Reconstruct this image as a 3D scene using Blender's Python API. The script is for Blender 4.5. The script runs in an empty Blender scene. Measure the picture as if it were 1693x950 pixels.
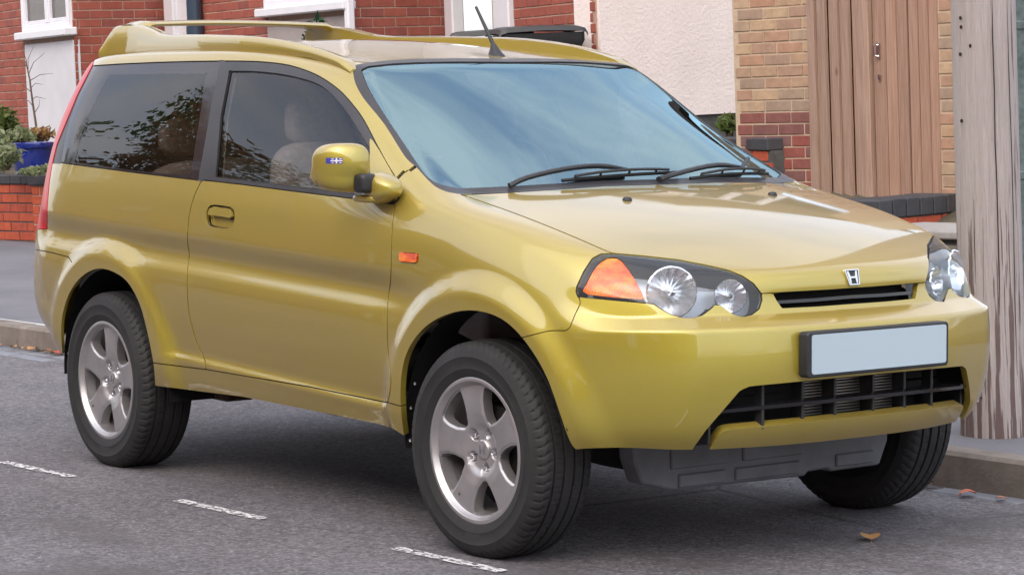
import bpy, bmesh, math, random
import numpy as np
from mathutils import Vector, Matrix
from math import sin, cos, pi, radians
random.seed(7); rng = np.random.default_rng(7)
SC = bpy.context.scene; COL = SC.collection

# ------------------------------------------------------------------ camera, sky, sun, exposure
# street frame: x = along the car towards its nose, y = towards the near kerb's pavement, z = off the road surface
F_PX, IMG_W, IMG_H = 4335.86, 1693.0, 950.0
CAM = np.array([7.4874, -5.2552, 1.3995]); YAW, PITCH, ROLL = 2.5149, -0.0776, -0.0057
def cam_axes():
    f = np.array([cos(PITCH)*cos(YAW), cos(PITCH)*sin(YAW), sin(PITCH)])
    r = np.array([sin(YAW), -cos(YAW), 0.]); u = np.cross(r, f)
    return cos(ROLL)*r+sin(ROLL)*u, -sin(ROLL)*r+cos(ROLL)*u, f
CR, CU, CF = cam_axes()
ROAD_DIR = 0.0651                      # the car stands a little askew to the kerb
_v = np.array([0, 0, 1.]) - .033*CR; _v /= np.linalg.norm(_v)      # true vertical: the street runs slightly downhill
_x = np.array([1, ROAD_DIR, 0.]); _x -= _v*(_x@_v); _x /= np.linalg.norm(_x)
M3 = np.stack([_x, np.cross(_v, _x), _v])
M4 = Matrix([list(M3[i])+[0] for i in range(3)]+[[0, 0, 0, 1]])
def W(p): return Vector(M3@np.array(p, float))
camd = bpy.data.cameras.new('camera'); cam = bpy.data.objects.new('camera', camd); COL.objects.link(cam)
camd.sensor_width = 36; camd.lens = F_PX*36/IMG_W; camd.clip_end = 600; camd.clip_start = .1
wr, wu, wf = M3@CR, M3@CU, M3@CF; wc = M3@CAM
cam.matrix_world = Matrix([[wr[i], wu[i], -wf[i], wc[i]] for i in range(3)]+[[0, 0, 0, 1]])
SC.camera = cam
SUN_EL, SUN_AZ = radians(42), radians(-62)     # azimuth measured from world +x towards +y
world = bpy.data.worlds.new('World'); SC.world = world; world.use_nodes = True
wn = world.node_tree; bg = wn.nodes['Background']; sky = wn.nodes.new('ShaderNodeTexSky')
sky.sky_type = 'NISHITA'; sky.sun_disc = False; sky.sun_elevation = SUN_EL
sky.sun_rotation = pi/2-SUN_AZ; sky.air_density = 1.0; sky.dust_density = 4.0; sky.ozone_density = 1.0
# thin broken cloud over the whole sky
def wnode(t, **kw):
    n = wn.nodes.new('ShaderNode'+t)
    for k, v in kw.items(): setattr(n, k, v)
    return n
_tc = wnode('TexCoord'); _sp = wnode('SeparateXYZ'); wn.links.new(_tc.outputs['Generated'], _sp.inputs[0])
_ad = wnode('Math', operation='ADD'); _ad.inputs[1].default_value = .35; wn.links.new(_sp.outputs[2], _ad.inputs[0])
_dx = wnode('Math', operation='DIVIDE'); _dy = wnode('Math', operation='DIVIDE')
for _q, _i in ((_dx, 0), (_dy, 1)): wn.links.new(_sp.outputs[_i], _q.inputs[0]); wn.links.new(_ad.outputs[0], _q.inputs[1])
_cb = wnode('CombineXYZ'); wn.links.new(_dx.outputs[0], _cb.inputs[0]); wn.links.new(_dy.outputs[0], _cb.inputs[1])
_nz = wnode('TexNoise'); _nz.inputs['Scale'].default_value = 3.2; _nz.inputs['Detail'].default_value = 7; _nz.inputs['Roughness'].default_value = .55; wn.links.new(_cb.outputs[0], _nz.inputs['Vector'])
_rp = wnode('ValToRGB'); _rp.color_ramp.elements[0].position = .36; _rp.color_ramp.elements[1].position = .62; _rp.color_ramp.elements[0].color = (.25, .25, .25, 1); _rp.color_ramp.elements[1].color = (.9, .9, .9, 1); wn.links.new(_nz.outputs['Fac'], _rp.inputs[0])
_mu = wnode('RGB'); _mu.outputs[0].default_value = (3.5, 3.45, 3.55, 1)
_mx = wnode('MixRGB'); wn.links.new(_rp.outputs[0], _mx.inputs[0]); wn.links.new(sky.outputs[0], _mx.inputs[1]); wn.links.new(_mu.outputs[0], _mx.inputs[2])
wn.links.new(_mx.outputs[0], bg.inputs[0]); bg.inputs[1].default_value = 0.15
sund = bpy.data.lights.new('sun', 'SUN'); sun = bpy.data.objects.new('sun', sund); COL.objects.link(sun)
sund.energy = 0.5; sund.angle = radians(110); sund.color = (1, .93, .86)
_sd = Vector((cos(SUN_EL)*cos(SUN_AZ), cos(SUN_EL)*sin(SUN_AZ), sin(SUN_EL)))
sun.rotation_euler = _sd.to_track_quat('Z', 'Y').to_euler(); sun.location = (0, 0, 30)
SC.view_settings.view_transform = 'Standard'; SC.view_settings.look = 'None'
SC.view_settings.gamma = 1; SC.view_settings.use_curve_mapping = False
SC.view_settings.exposure = 1.6

def to_px(P):
    d = np.atleast_2d(np.array(P, float))-CAM; z = d@CF
    return np.stack([IMG_W/2+F_PX*(d@CR)/z, IMG_H/2-F_PX*(d@CU)/z], 1)
def un(uv, ax, val):
    """photo pixel -> street-frame point on the plane coordinate[ax] = val"""
    uv = np.atleast_2d(np.array(uv, float))
    d = CF+np.outer((uv[:, 0]-IMG_W/2)/F_PX, CR)+np.outer((IMG_H/2-uv[:, 1])/F_PX, CU)
    return CAM+d*((val-CAM[ax])/d[:, ax])[:, None]
def at_depth(u, v, depth):
    d = CF+(u-IMG_W/2)/F_PX*CR+(IMG_H/2-v)/F_PX*CU
    return CAM+d*depth

# ------------------------------------------------------------------ helpers
def tag(o, label=None, cat=None, group=None, kind=None):
    for k, v in (('label', label), ('category', cat), ('group', group), ('kind', kind)):
        if v: o[k] = v
    return o
def empty(name, label=None, cat=None, group=None, mat=None, parent=None):
    o = bpy.data.objects.new(name, None); COL.objects.link(o); o.empty_display_size = .1
    if parent: o.parent = parent
    elif mat is not None: o.matrix_world = mat
    return tag(o, label, cat, group)
def mk(name, verts, faces, mat, parent=None, smooth=True, normals=None, mtx=None, sharp=None):
    me = bpy.data.meshes.new(name)
    me.from_pydata([tuple(map(float, v)) for v in verts], [], [tuple(map(int, f)) for f in faces])
    me.validate(); me.update()
    if smooth: me.polygons.foreach_set('use_smooth', [True]*len(me.polygons))
    if sharp is not None: me.set_sharp_from_angle(angle=radians(sharp))
    if normals is not None: me.normals_split_custom_set_from_vertices([tuple(map(float, n)) for n in normals])
    for m in (mat if isinstance(mat, (list, tuple)) else [mat]): me.materials.append(MATS[m])
    o = bpy.data.objects.new(name, me); COL.objects.link(o)
    if parent: o.parent = parent
    elif mtx is not None: o.matrix_world = mtx
    return o
class MB:
    """collects simple shapes into one mesh"""
    def __init__(s): s.v = []; s.f = []
    def add(s, V, F):
        n = len(s.v); s.v += [tuple(p) for p in V]; s.f += [tuple(i+n for i in f) for f in F]; return s
    def box(s, x0, x1, y0, y1, z0, z1, b=0.0):
        if b <= 0:
            V = [(x, y, z) for x in (x0, x1) for y in (y0, y1) for z in (z0, z1)]
            return s.add(V, [(0, 1, 3, 2), (4, 6, 7, 5), (0, 4, 5, 1), (2, 3, 7, 6), (0, 2, 6, 4), (1, 5, 7, 3)])
        # bevelled box
        V = []; idx = {}
        for ix, x in enumerate((x0, x1)):
            for iy, y in enumerate((y0, y1)):
                for iz, z in enumerate((z0, z1)):
                    sx, sy, sz = (b if ix == 0 else -b), (b if iy == 0 else -b), (b if iz == 0 else -b)
                    for a, p in (('x', (x, y+sy, z+sz)), ('y', (x+sx, y, z+sz)), ('z', (x+sx, y+sy, z))):
                        idx[(ix, iy, iz, a)] = len(V); V.append(p)
        g = lambda x, y, z, a: idx[(x, y, z, a)]
        F = []
        for t in (0, 1):
            F += [[g(t, 0, 0, 'x'), g(t, 0, 1, 'x'), g(t, 1, 1, 'x'), g(t, 1, 0, 'x')], [g(0, t, 0, 'y'), g(1, t, 0, 'y'), g(1, t, 1, 'y'), g(0, t, 1, 'y')], [g(0, 0, t, 'z'), g(0, 1, t, 'z'), g(1, 1, t, 'z'), g(1, 0, t, 'z')]]
        for p in (0, 1):
            for q in (0, 1):
                F += [[g(p, q, 0, 'x'), g(p, q, 0, 'y'), g(p, q, 1, 'y'), g(p, q, 1, 'x')], [g(p, 0, q, 'x'), g(p, 0, q, 'z'), g(p, 1, q, 'z'), g(p, 1, q, 'x')], [g(0, p, q, 'y'), g(0, p, q, 'z'), g(1, p, q, 'z'), g(1, p, q, 'y')]]
                for r in (0, 1): F.append([g(p, q, r, 'x'), g(p, q, r, 'y'), g(p, q, r, 'z')])
        return s.add(V, F)
    def tube(s, pts, rad, n=8, cap=True, up=None, flat=1.0):
        pts = [Vector(p) for p in pts]; rad = rad if hasattr(rad, '__len__') else [rad]*len(pts)
        V = []; prev = None
        for i, p in enumerate(pts):
            t = (pts[min(i+1, len(pts)-1)]-pts[max(i-1, 0)]).normalized()
            a = Vector(up) if up else (prev if prev is not None else Vector((0, 0, 1)) if abs(t.z) < .9 else Vector((1, 0, 0)))
            b = t.cross(a).normalized(); a = b.cross(t).normalized(); prev = a
            for k in range(n):
                c = 2*pi*k/n; V.append(p+(b*cos(c)+a*sin(c)*flat)*rad[i])
        F = [(i*n+k, i*n+(k+1) % n, (i+1)*n+(k+1) % n, (i+1)*n+k) for i in range(len(pts)-1) for k in range(n)]
        if cap: F += [tuple(range(n-1, -1, -1)), tuple((len(pts)-1)*n+k for k in range(n))]
        return s.add(V, F)
    def lathe(s, prof, n=48, axis='y', c=(0, 0, 0), close=False):
        """prof: list of (r, h); h along the axis"""
        V = []
        for (r, h) in prof:
            for k in range(n):
                a = 2*pi*k/n
                p = {'y': (r*cos(a), h, r*sin(a)), 'z': (r*cos(a), r*sin(a), h), 'x': (h, r*cos(a), r*sin(a))}[axis]
                V.append((p[0]+c[0], p[1]+c[1], p[2]+c[2]))
        m = len(prof); F = []
        for i in range(m-(0 if close else 1)):
            j = (i+1) % m
            F += [(i*n+k, i*n+(k+1) % n, j*n+(k+1) % n, j*n+k) for k in range(n)]
        return s.add(V, F)
    def prism(s, poly, h0, h1, plane='xz'):
        """extrude polygon; plane xz -> along y, xy -> along z, yz -> along x"""
        def P(a, b, h): return {'xz': (a, h, b), 'xy': (a, b, h), 'yz': (h, a, b)}[plane]
        n = len(poly); V = [P(a, b, h0) for a, b in poly]+[P(a, b, h1) for a, b in poly]
        return s.add(V, [tuple(range(n-1, -1, -1)), tuple(range(n, 2*n))]+[(k, (k+1) % n, n+(k+1) % n, n+k) for k in range(n)])
    def grid(s, rows, closed=False):
        n = len(rows[0]); V = [p for r in rows for p in r]
        F = [(i*n+k, i*n+(k+1) % n, (i+1)*n+(k+1) % n, (i+1)*n+k) for i in range(len(rows)-1) for k in range(n if closed else n-1)]
        return s.add(V, F)
    def build(s, name, mat, parent=None, smooth=True, sharp=35, mtx=None): return fixn(mk(name, s.v, s.f, mat, parent, smooth, None, mtx, sharp))
def fixn(o):
    bm = bmesh.new(); bm.from_mesh(o.data); bmesh.ops.recalc_face_normals(bm, faces=bm.faces); bm.to_mesh(o.data); bm.free(); return o
def bevel(o, w, seg=2, ang=40):
    m = o.modifiers.new('bevel', 'BEVEL'); m.width = w; m.segments = seg; m.limit_method = 'ANGLE'; m.angle_limit = radians(ang); return o
def copy_tree(o, parent=None):
    c = o.copy(); COL.objects.link(c); c.parent = parent
    for ch in [x for x in o.children]: copy_tree(ch, c)
    return c
def lerp(a, b, t): return a+(b-a)*t
def interp(x, xs, ys): return np.interp(x, xs, ys)
def smooth01(t): t = np.clip(t, 0, 1); return t*t*(3-2*t)
def curve(pts, n):
    """Catmull-Rom through 2D/3D points, n samples per span"""
    P = np.array(pts, float); P = np.vstack([2*P[0]-P[1], P, 2*P[-1]-P[-2]]); out = []
    for i in range(1, len(P)-2):
        for t in np.linspace(0, 1, n, endpoint=False):
            a, b, c, d = P[i-1], P[i], P[i+1], P[i+2]
            out.append(.5*((2*b)+(c-a)*t+(2*a-5*b+4*c-d)*t*t+(-a+3*b-3*c+d)*t**3))
    out.append(P[-2]); return np.array(out)
# ------------------------------------------------------------------ materials
MATS = {}
def newmat(name):
    m = bpy.data.materials.new(name); m.use_nodes = True; MATS[name] = m
    nt = m.node_tree; return m, nt, nt.nodes['Principled BSDF']
def N(nt, t, **kw):
    n = nt.nodes.new('ShaderNode'+t)
    for k, v in kw.items():
        if k in n.inputs: n.inputs[k].default_value = v
        else: setattr(n, k, v)
    return n
def ramp(nt, src, stops):
    r = N(nt, 'ValToRGB'); e = r.color_ramp.elements
    while len(e) < len(stops): e.new(.5)
    for el, (p, c) in zip(e, stops): el.position = p; el.color = (c if len(c) == 4 else (*c, 1))
    nt.links.new(src, r.inputs[0]); return r
def coords(nt, kind='Object', scale=(1, 1, 1)):
    tc = N(nt, 'TexCoord'); mp = N(nt, 'Mapping'); mp.inputs['Scale'].default_value = scale
    nt.links.new(tc.outputs[kind], mp.inputs[0]); return mp.outputs[0]
def noise(nt, vec, scale, detail=4, rough=.55): 
    n = N(nt, 'TexNoise'); n.inputs['Scale'].default_value = scale; n.inputs['Detail'].default_value = detail; n.inputs['Roughness'].default_value = rough
    nt.links.new(vec, n.inputs['Vector']); return n.outputs['Fac']
def mixc(nt, fac, a, b, blend='MIX'):
    m = N(nt, 'MixRGB', blend_type=blend)
    for s, v in ((m.inputs[0], fac), (m.inputs[1], a), (m.inputs[2], b)):
        if hasattr(v, 'links'): nt.links.new(v, s)
        elif isinstance(v, (int, float)): s.default_value = v
        else: s.default_value = (*v, 1) if len(v) == 3 else v
    return m.outputs[0]
def bump(nt, bs, h, strength, dist=.01):
    b = N(nt, 'Bump'); b.inputs['Strength'].default_value = strength; b.inputs['Distance'].default_value = dist
    nt.links.new(h, b.inputs['Height']); nt.links.new(b.outputs[0], bs.inputs['Normal'])
def simple(name, col, rough=.5, metal=0, spec=.5, coat=0, var=0, vscale=8, bmp=0, bscale=200, objvar=0):
    m, nt, bs = newmat(name); bs.inputs['Base Color'].default_value = (*col, 1)
    bs.inputs['Roughness'].default_value = rough; bs.inputs['Metallic'].default_value = metal
    bs.inputs['Specular IOR Level'].default_value = spec; bs.inputs['Coat Weight'].default_value = coat; bs.inputs['Coat Roughness'].default_value = .03
    v = coords(nt) if (var or bmp) else None
    src = None
    if var:
        n = noise(nt, v, vscale, 5); d = tuple(max(0, c*(1-var)) for c in col); l = tuple(min(1, c*(1+var)) for c in col)
        src = ramp(nt, n, [(.3, d), (.7, l)]).outputs[0]
    if objvar:
        oi = N(nt, 'ObjectInfo'); d = tuple(max(0, c*(1-objvar)) for c in col); l = tuple(min(1, c*(1+objvar)) for c in col)
        r = ramp(nt, oi.outputs['Random'], [(0, d), (1, l)]).outputs[0]
        src = mixc(nt, .5, src, r) if src is not None else r
    if src is not None: nt.links.new(src, bs.inputs['Base Color'])
    if bmp: bump(nt, bs, noise(nt, v, bscale, 3), bmp, .004)
    return m
# car paint: olive-gold pearl under clear coat, very fine flake
m, nt, bs = newmat('paint'); bs.inputs['Metallic'].default_value = .42; bs.inputs['Roughness'].default_value = .42
bs.inputs['Coat Weight'].default_value = 1; bs.inputs['Coat Roughness'].default_value = .035; bs.inputs['Coat IOR'].default_value = 1.75
v = coords(nt); lw = N(nt, 'LayerWeight'); lw.inputs[0].default_value = .45
pear = ramp(nt, lw.outputs['Facing'], [(0, (.43, .362, .040)), (.5, (.405, .298, .052)), (1, (.40, .288, .11))]).outputs[0]
fl = N(nt, 'TexVoronoi'); fl.inputs['Scale'].default_value = 900; nt.links.new(v, fl.inputs['Vector'])
pc = mixc(nt, .10, pear, fl.outputs['Color'], 'SOFT_LIGHT')
dirt = ramp(nt, noise(nt, v, 3.0, 6, .6), [(.45, (0, 0, 0)), (.75, (.12, .12, .12))]).outputs[0]
nt.links.new(mixc(nt, dirt, pc, (.30, .24, .14)), bs.inputs['Base Color'])
rr = ramp(nt, noise(nt, v, 6, 6), [(.35, (.02, .02, .02)), (.8, (.10, .10, .10))]); nt.links.new(rr.outputs[0], bs.inputs['Coat Roughness'])
simple('black_gloss', (.012, .012, .014), .12, coat=.3)
simple('frit', (.030, .024, .027), .06, spec=.5)
simple('trim', (.035, .033, .036), .38, var=.2)
simple('black_plastic', (.022, .023, .026), .5, var=.25, vscale=20)
simple('grey_plastic', (.13, .135, .15), .55, var=.25, vscale=6)
simple('rubber_seal', (.008, .008, .009), .6)
simple('dark_void', (.006, .006, .006), .9)
simple('underbody', (.02, .018, .017), .8, var=.4)
simple('rust', (.05, .03, .02), .85, var=.4, vscale=30)
simple('chrome', (.75, .76, .78), .10, metal=1)
simple('reflector', (.93, .94, .96), .14, metal=.85)
simple('lamp_bezel', (.50, .53, .57), .35, metal=.3)
simple('fin', (.33, .30, .27), .4, metal=.7)
simple('plate', (.43, .53, .60), .35)
simple('flag_blue', (.05, .06, .35), .35); simple('flag_white', (.75, .72, .78), .35)
simple('seat', (.20, .175, .17), .85, var=.2, vscale=40)
simple('seat_red', (.30, .04, .04), .85)
simple('interior', (.24, .23, .225), .75, var=.15)
simple('headliner', (.5, .48, .46), .9)
m, nt, bs = newmat('orange_lens'); v = coords(nt); bs.inputs['Roughness'].default_value = .1; bs.inputs['Coat Weight'].default_value = .8
nt.links.new(ramp(nt, noise(nt, coords(nt, 'Object', (1, 1, 2)), 16, 3), [(.35, (.70, .07, .008)), (.52, (.92, .17, .015)), (.68, (1.0, .30, .03))]).outputs[0], bs.inputs['Base Color'])
wv = N(nt, 'TexWave'); wv.wave_type = 'BANDS'; wv.bands_direction = 'X'; wv.inputs['Scale'].default_value = 45; nt.links.new(v, wv.inputs['Vector']); bump(nt, bs, wv.outputs['Fac'], .5, .004)
simple('red_lens', (.50, .008, .015), .3, spec=.25)
# alloy
m, nt, bs = newmat('alloy'); v = coords(nt); bs.inputs['Metallic'].default_value = .75
nt.links.new(ramp(nt, noise(nt, v, 9, 6), [(.35, (.43, .42, .425)), (.7, (.54, .525, .53))]).outputs[0], bs.inputs['Base Color'])
nt.links.new(ramp(nt, noise(nt, v, 15, 5), [(.3, (.30,)*3), (.75, (.44,)*3)]).outputs[0], bs.inputs['Roughness'])
# tyre
m, nt, bs = newmat('tyre'); v = coords(nt)
nt.links.new(ramp(nt, noise(nt, v, 7, 7, .65), [(.3, (.012, .012, .013)), (.75, (.030, .029, .030))]).outputs[0], bs.inputs['Base Color'])
bs.inputs['Roughness'].default_value = .72; bump(nt, bs, noise(nt, v, 160, 3), .25, .002)
# panes
def pane(name, tint, ior, coatcol=(1, 1, 1), rough=0.0, body=None, bodyw=0):
    m = bpy.data.materials.new(name); m.use_nodes = True; MATS[name] = m; nt = m.node_tree
    nt.nodes.remove(nt.nodes['Principled BSDF']); out = nt.nodes['Material Output']
    tr = N(nt, 'BsdfTransparent'); tr.inputs[0].default_value = (*tint, 1)
    gl = N(nt, 'BsdfGlossy'); gl.inputs['Color'].default_value = (*coatcol, 1); gl.inputs['Roughness'].default_value = rough
    fr = N(nt, 'Fresnel'); fr.inputs['IOR'].default_value = ior
    base = tr.outputs[0]
    if body:
        df = N(nt, 'BsdfDiffuse'); df.inputs[0].default_value = (*body, 1); mb = N(nt, 'MixShader'); mb.inputs[0].default_value = bodyw
        nt.links.new(base, mb.inputs[1]); nt.links.new(df.outputs[0], mb.inputs[2]); base = mb.outputs[0]
    mx = N(nt, 'MixShader'); nt.links.new(fr.outputs[0], mx.inputs[0]); nt.links.new(base, mx.inputs[1]); nt.links.new(gl.outputs[0], mx.inputs[2])
    nt.links.new(mx.outputs[0], out.inputs[0])
pane('windscreen_glass', (.86, .93, .95), 4.0, (.64, .92, 1.0))
pane('side_glass', (.90, .90, .87), 1.5)
pane('tinted_glass', (.74, .72, .68), 1.5)
pane('lamp_lens', (.90, .93, .96), 1.45, (1, 1, 1), .02, (.55, .60, .66), .06)
pane('house_glass', (.7, .75, .8), 1.5)
# ------------------------------------------------------------------ car body surface
CAR = empty('parked_car', 'olive gold three door hatchback with silver alloy wheels parked beside the kerb', 'car', mat=M4)
NI, NK, NJ = 14, 10, 5      # stations along the side, levels up the side, stations across the top
SX = [-1.92, -1.70, -1.45, -1.15, -.80, -.45, 0., .40, .72, .94, 1.18, 1.42, 1.62, 1.845]
side = np.zeros((NI, NK, 3)); top = np.zeros((NI, NJ, 3)); front = np.zeros((NJ, NK, 3)); rear = np.zeros((NJ, NK, 3))
# levels 0..5 on the side (x, y, z)
zlow = [.315, .41, .54, .67, .79, .93]; ylow = [.782, .812, .822, .826, .828, .822]
for i in range(1, 13):
    for k in range(6): side[i, k] = (SX[i], ylow[k], zlow[k])
for i, (dz, sc) in {1: (.085, .985), 2: (.03, .998)}.items():
    for k in range(6): side[i, k] = (SX[i]+(.03 if k == 0 and i == 1 else 0), ylow[k]*sc, max(zlow[k], 0)+dz*(1-k/5))
side[0, :6] = [(-1.85, .70, .42), (-1.90, .735, .49), (-1.925, .75, .58), (-1.93, .75, .68), (-1.915, .745, .80), (-1.885, .735, .93)]
side[1, :6] = [(-1.66, .775, .41), (-1.69, .803, .485), (-1.71, .815, .57), (-1.715, .82, .68), (-1.71, .82, .80), (-1.68, .81, .93)]
# front wing and bumper corner
side[11, :6] = [(1.42, .775, .315), (1.42, .80, .41), (1.42, .81, .53), (1.42, .812, .64), (1.42, .812, .735), (1.42, .80, .82)]
side[10, :6] = [(1.18, .78, .315), (1.18, .81, .41), (1.18, .82, .54), (1.18, .825, .66), (1.18, .826, .77), (1.18, .815, .875)]
side[9, :6] = [(.94, .782, .315), (.94, .812, .41), (.94, .822, .54), (.94, .826, .665), (.94, .828, .785), (.94, .82, .91)]
side[12, :6] = [(1.60, .735, .365), (1.62, .76, .43), (1.63, .772, .53), (1.635, .775, .62), (1.633, .775, .702), (1.615, .756, .75)]
side[13, :6] = [(1.795, .60, .368), (1.825, .625, .43), (1.845, .638, .53), (1.85, .64, .62), (1.844, .637, .708), (1.795, .616, .744)]
up = {0: [(-1.875, .705, 1.09), (-1.845, .655, 1.28), (-1.785, .58, 1.455), (-1.76, .545, 1.495)],
      1: [(-1.66, .782, 1.107), (-1.65, .715, 1.30), (-1.63, .632, 1.475), (-1.62, .582, 1.508)],
      2: [(-1.42, .795, 1.102), (-1.42, .727, 1.30), (-1.42, .645, 1.482), (-1.42, .597, 1.517)],
      3: [(-1.15, .80, 1.096), (-1.15, .733, 1.295), (-1.15, .652, 1.484), (-1.15, .604, 1.52)],
      4: [(-.80, .803, 1.087), (-.80, .737, 1.29), (-.80, .657, 1.484), (-.80, .608, 1.519)],
      5: [(-.45, .803, 1.077), (-.45, .738, 1.28), (-.44, .658, 1.475), (-.42, .608, 1.509)],
      6: [(0., .803, 1.062), (.05, .738, 1.24), (.11, .652, 1.405), (.165, .583, 1.452)],
      7: [(.40, .80, 1.047), (.42, .755, 1.155), (.44, .685, 1.25), (.46, .602, 1.292)],
      8: [(.70, .795, 1.028), (.72, .762, 1.082), (.73, .702, 1.128), (.73, .628, 1.146)],
      9: [(.93, .79, .995), (.93, .762, 1.034), (.92, .712, 1.055), (.905, .645, 1.062)],
      10: [(1.18, .785, .952), (1.18, .757, .986), (1.18, .715, 1.005), (1.18, .66, 1.013)],
      11: [(1.42, .768, .893), (1.42, .742, .93), (1.42, .705, .951), (1.42, .655, .963)],
      12: [(1.605, .738, .82), (1.60, .715, .867), (1.60, .683, .897), (1.605, .64, .914)],
      13: [(1.775, .613, .80), (1.76, .60, .835), (1.742, .582, .866), (1.715, .56, .89)]}
for i, r in up.items(): side[i, 6:] = r
# centre line of hood, windscreen, roof
ctop = [(-1.82, 1.505), (-1.66, 1.537), (-1.42, 1.556), (-1.15, 1.565), (-.80, 1.565), (-.40, 1.548), (.235, 1.472), (.52, 1.352), (.80, 1.212), (1.03, 1.082), (1.22, 1.053), (1.45, 1.006), (1.67, .948), (1.86, .878)]
fy = [0, .30, .58, .82, 1.0]; crown = 2.0
for i in range(NI):
    e = side[i, 9]
    for j in range(NJ):
        t = fy[j]**(2.9 if 6 <= i <= 9 else crown); top[i, j] = (lerp(ctop[i][0], e[0], t), e[1]*fy[j], lerp(ctop[i][1], e[2], t))
cfront = [(1.925, .368), (1.97, .43), (1.997, .53), (2.006, .62), (1.996, .708), (1.926, .744), (1.915, .785), (1.917, .815), (1.903, .85), (1.86, .878)]
crear = [(-1.95, .43), (-1.985, .50), (-2.0, .58), (-2.0, .67), (-1.98, .78), (-1.965, .93), (-1.945, 1.09), (-1.905, 1.285), (-1.84, 1.455), (-1.82, 1.505)]
for k in range(NK):
    for j in range(NJ):
        e = side[13, k]; t = fy[j]**2.6; front[j, k] = (lerp(cfront[k][0], e[0], t), e[1]*fy[j], lerp(cfront[k][1], e[2], t))
        e = side[0, k]; t = fy[j]**3; rear[j, k] = (lerp(crear[k][0], e[0], t), e[1]*fy[j], lerp(crear[k][1], e[2], t))
vid = {}; cv = []
def V_(p):
    key = tuple(round(float(c), 5) for c in p)
    if key not in vid: vid[key] = len(cv); cv.append(key)
    return vid[key]
front[:, 9] = top[13]; rear[:, 9] = top[0]; front[4] = side[13]; rear[4] = side[0]; top[:, 4] = side[:, 9]
cf = []; cm = []
for sgn in (1, -1):
    def Q(a, b, c, d, m):
        f = [V_((p[0], p[1]*sgn, p[2])) for p in (a, b, c, d)]
        cf.append(f if sgn < 0 else f[::-1]); cm.append(m)
    for i in range(NI-1):
        for k in range(NK-1): Q(side[i, k], side[i+1, k], side[i+1, k+1], side[i, k+1], 0)
        for j in range(NJ-1): Q(top[i, j+1], top[i+1, j+1], top[i+1, j], top[i, j], 1)
    for k in range(NK-1):
        for j in range(NJ-1):
            Q(front[j+1, k], front[j, k], front[j, k+1], front[j+1, k+1], 2); Q(rear[j, k], rear[j+1, k], rear[j+1, k+1], rear[j, k+1], 3)
def edge_keys():
    out = {}
    for sgn in (1, -1):
        for j in range(NJ-1):
            for i, w in ((9, .55), (6, .45)):
                a, b = [V_((p[0], p[1]*sgn, p[2])) for p in (top[i, j], top[i, j+1])]; out[(min(a, b), max(a, b))] = w
            a, b = [V_((p[0], p[1]*sgn, p[2])) for p in (front[j, 5], front[j+1, 5])]; out[(min(a, b), max(a, b))] = .7
            a, b = [V_((p[0], p[1]*sgn, p[2])) for p in (front[j, 4], front[j+1, 4])]; out[(min(a, b), max(a, b))] = .7
        for k, w in ((4, .6), (5, .55)):
            a, b = [V_((p[0], p[1]*sgn, p[2])) for p in (side[12, k], side[13, k])]; out[(min(a, b), max(a, b))] = w
        for i in range(6, 9):
            a, b = [V_((p[0], p[1]*sgn, p[2])) for p in (side[i, 9], side[i+1, 9])]; out[(min(a, b), max(a, b))] = .4
    return out
CREASE = edge_keys()
def subdivide(P, lv):
    me = bpy.data.meshes.new('cage'); me.from_pydata([tuple(p) for p in P], [], cf); me.update()
    for i in range(4): me.materials.append(None)
    me.polygons.foreach_set('material_index', cm)
    at = me.attributes.new('crease_edge', 'FLOAT', 'EDGE'); vals = [0.]*len(me.edges)
    for e in me.edges:
        a, b = e.vertices; vals[e.index] = CREASE.get((min(a, b), max(a, b)), 0.)
    at.data.foreach_set('value', vals)
    ob = bpy.data.objects.new('cage', me); COL.objects.link(ob); s = ob.modifiers.new('s', 'SUBSURF'); s.levels = lv; s.render_levels = lv
    dg = bpy.context.evaluated_depsgraph_get(); dg.update(); ev = ob.evaluated_get(dg); em = ev.to_mesh()
    V = np.zeros(len(em.vertices)*3); em.vertices.foreach_get('co', V); V = V.reshape(-1, 3)
    L = np.zeros(len(em.loops), int); em.loops.foreach_get('vertex_index', L)
    mi = np.zeros(len(em.polygons), int); em.polygons.foreach_get('material_index', mi)
    ev.to_mesh_clear(); bpy.data.objects.remove(ob); bpy.data.meshes.remove(me)
    return V, L.reshape(-1, 4), mi
TGT = np.array(cv); cage = TGT.copy()
for it in range(3):
    Vl, _, _ = subdivide(cage, 2); cage += .8*(TGT-Vl[:len(TGT)])
BV, BF, BM = subdivide(cage, 4)
keep = (BV[BF][:, :, 1].max(1) < 1e-5); BF = BF[keep]; BM = BM[keep]           # right-hand half; the left is its mirror image
used = np.unique(BF); remap = np.full(len(BV), -1); remap[used] = np.arange(len(used)); BV = BV[used]; BF = remap[BF]
# ---- pressed shapes: waist crease, wheel-arch flares
sidev = np.zeros(len(BV)); 
for m_, w_ in ((0, 1.),): sidev[np.unique(BF[BM == m_])] = w_
def vnormals(V, F):
    n = np.cross(V[F[:, 2]]-V[F[:, 0]], V[F[:, 3]]-V[F[:, 1]]); o = np.zeros_like(V)
    for c in range(4): np.add.at(o, F[:, c], n)
    return o/np.maximum(np.linalg.norm(o, axis=1), 1e-12)[:, None]
NRM = vnormals(BV, BF)
if (NRM[:, 1]*(BV[:, 1] < -.5)).sum() > 0: BF = BF[:, ::-1]; NRM = -NRM
x, z = BV[:, 0], BV[:, 2]
zc = .817+.037*(.16-x)
t = z-zc
pr = np.array([[-.50, 0], [-.44, .0], [-.405, .002], [-.38, -.009], [-.33, -.004], [-.25, .006], [-.16, .011], [-.10, .006], [-.06, -.008], [-.027, -.011], [.027, .007], [.06, .009], [.15, .004], [.22, 0], [.3, 0]])
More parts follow.
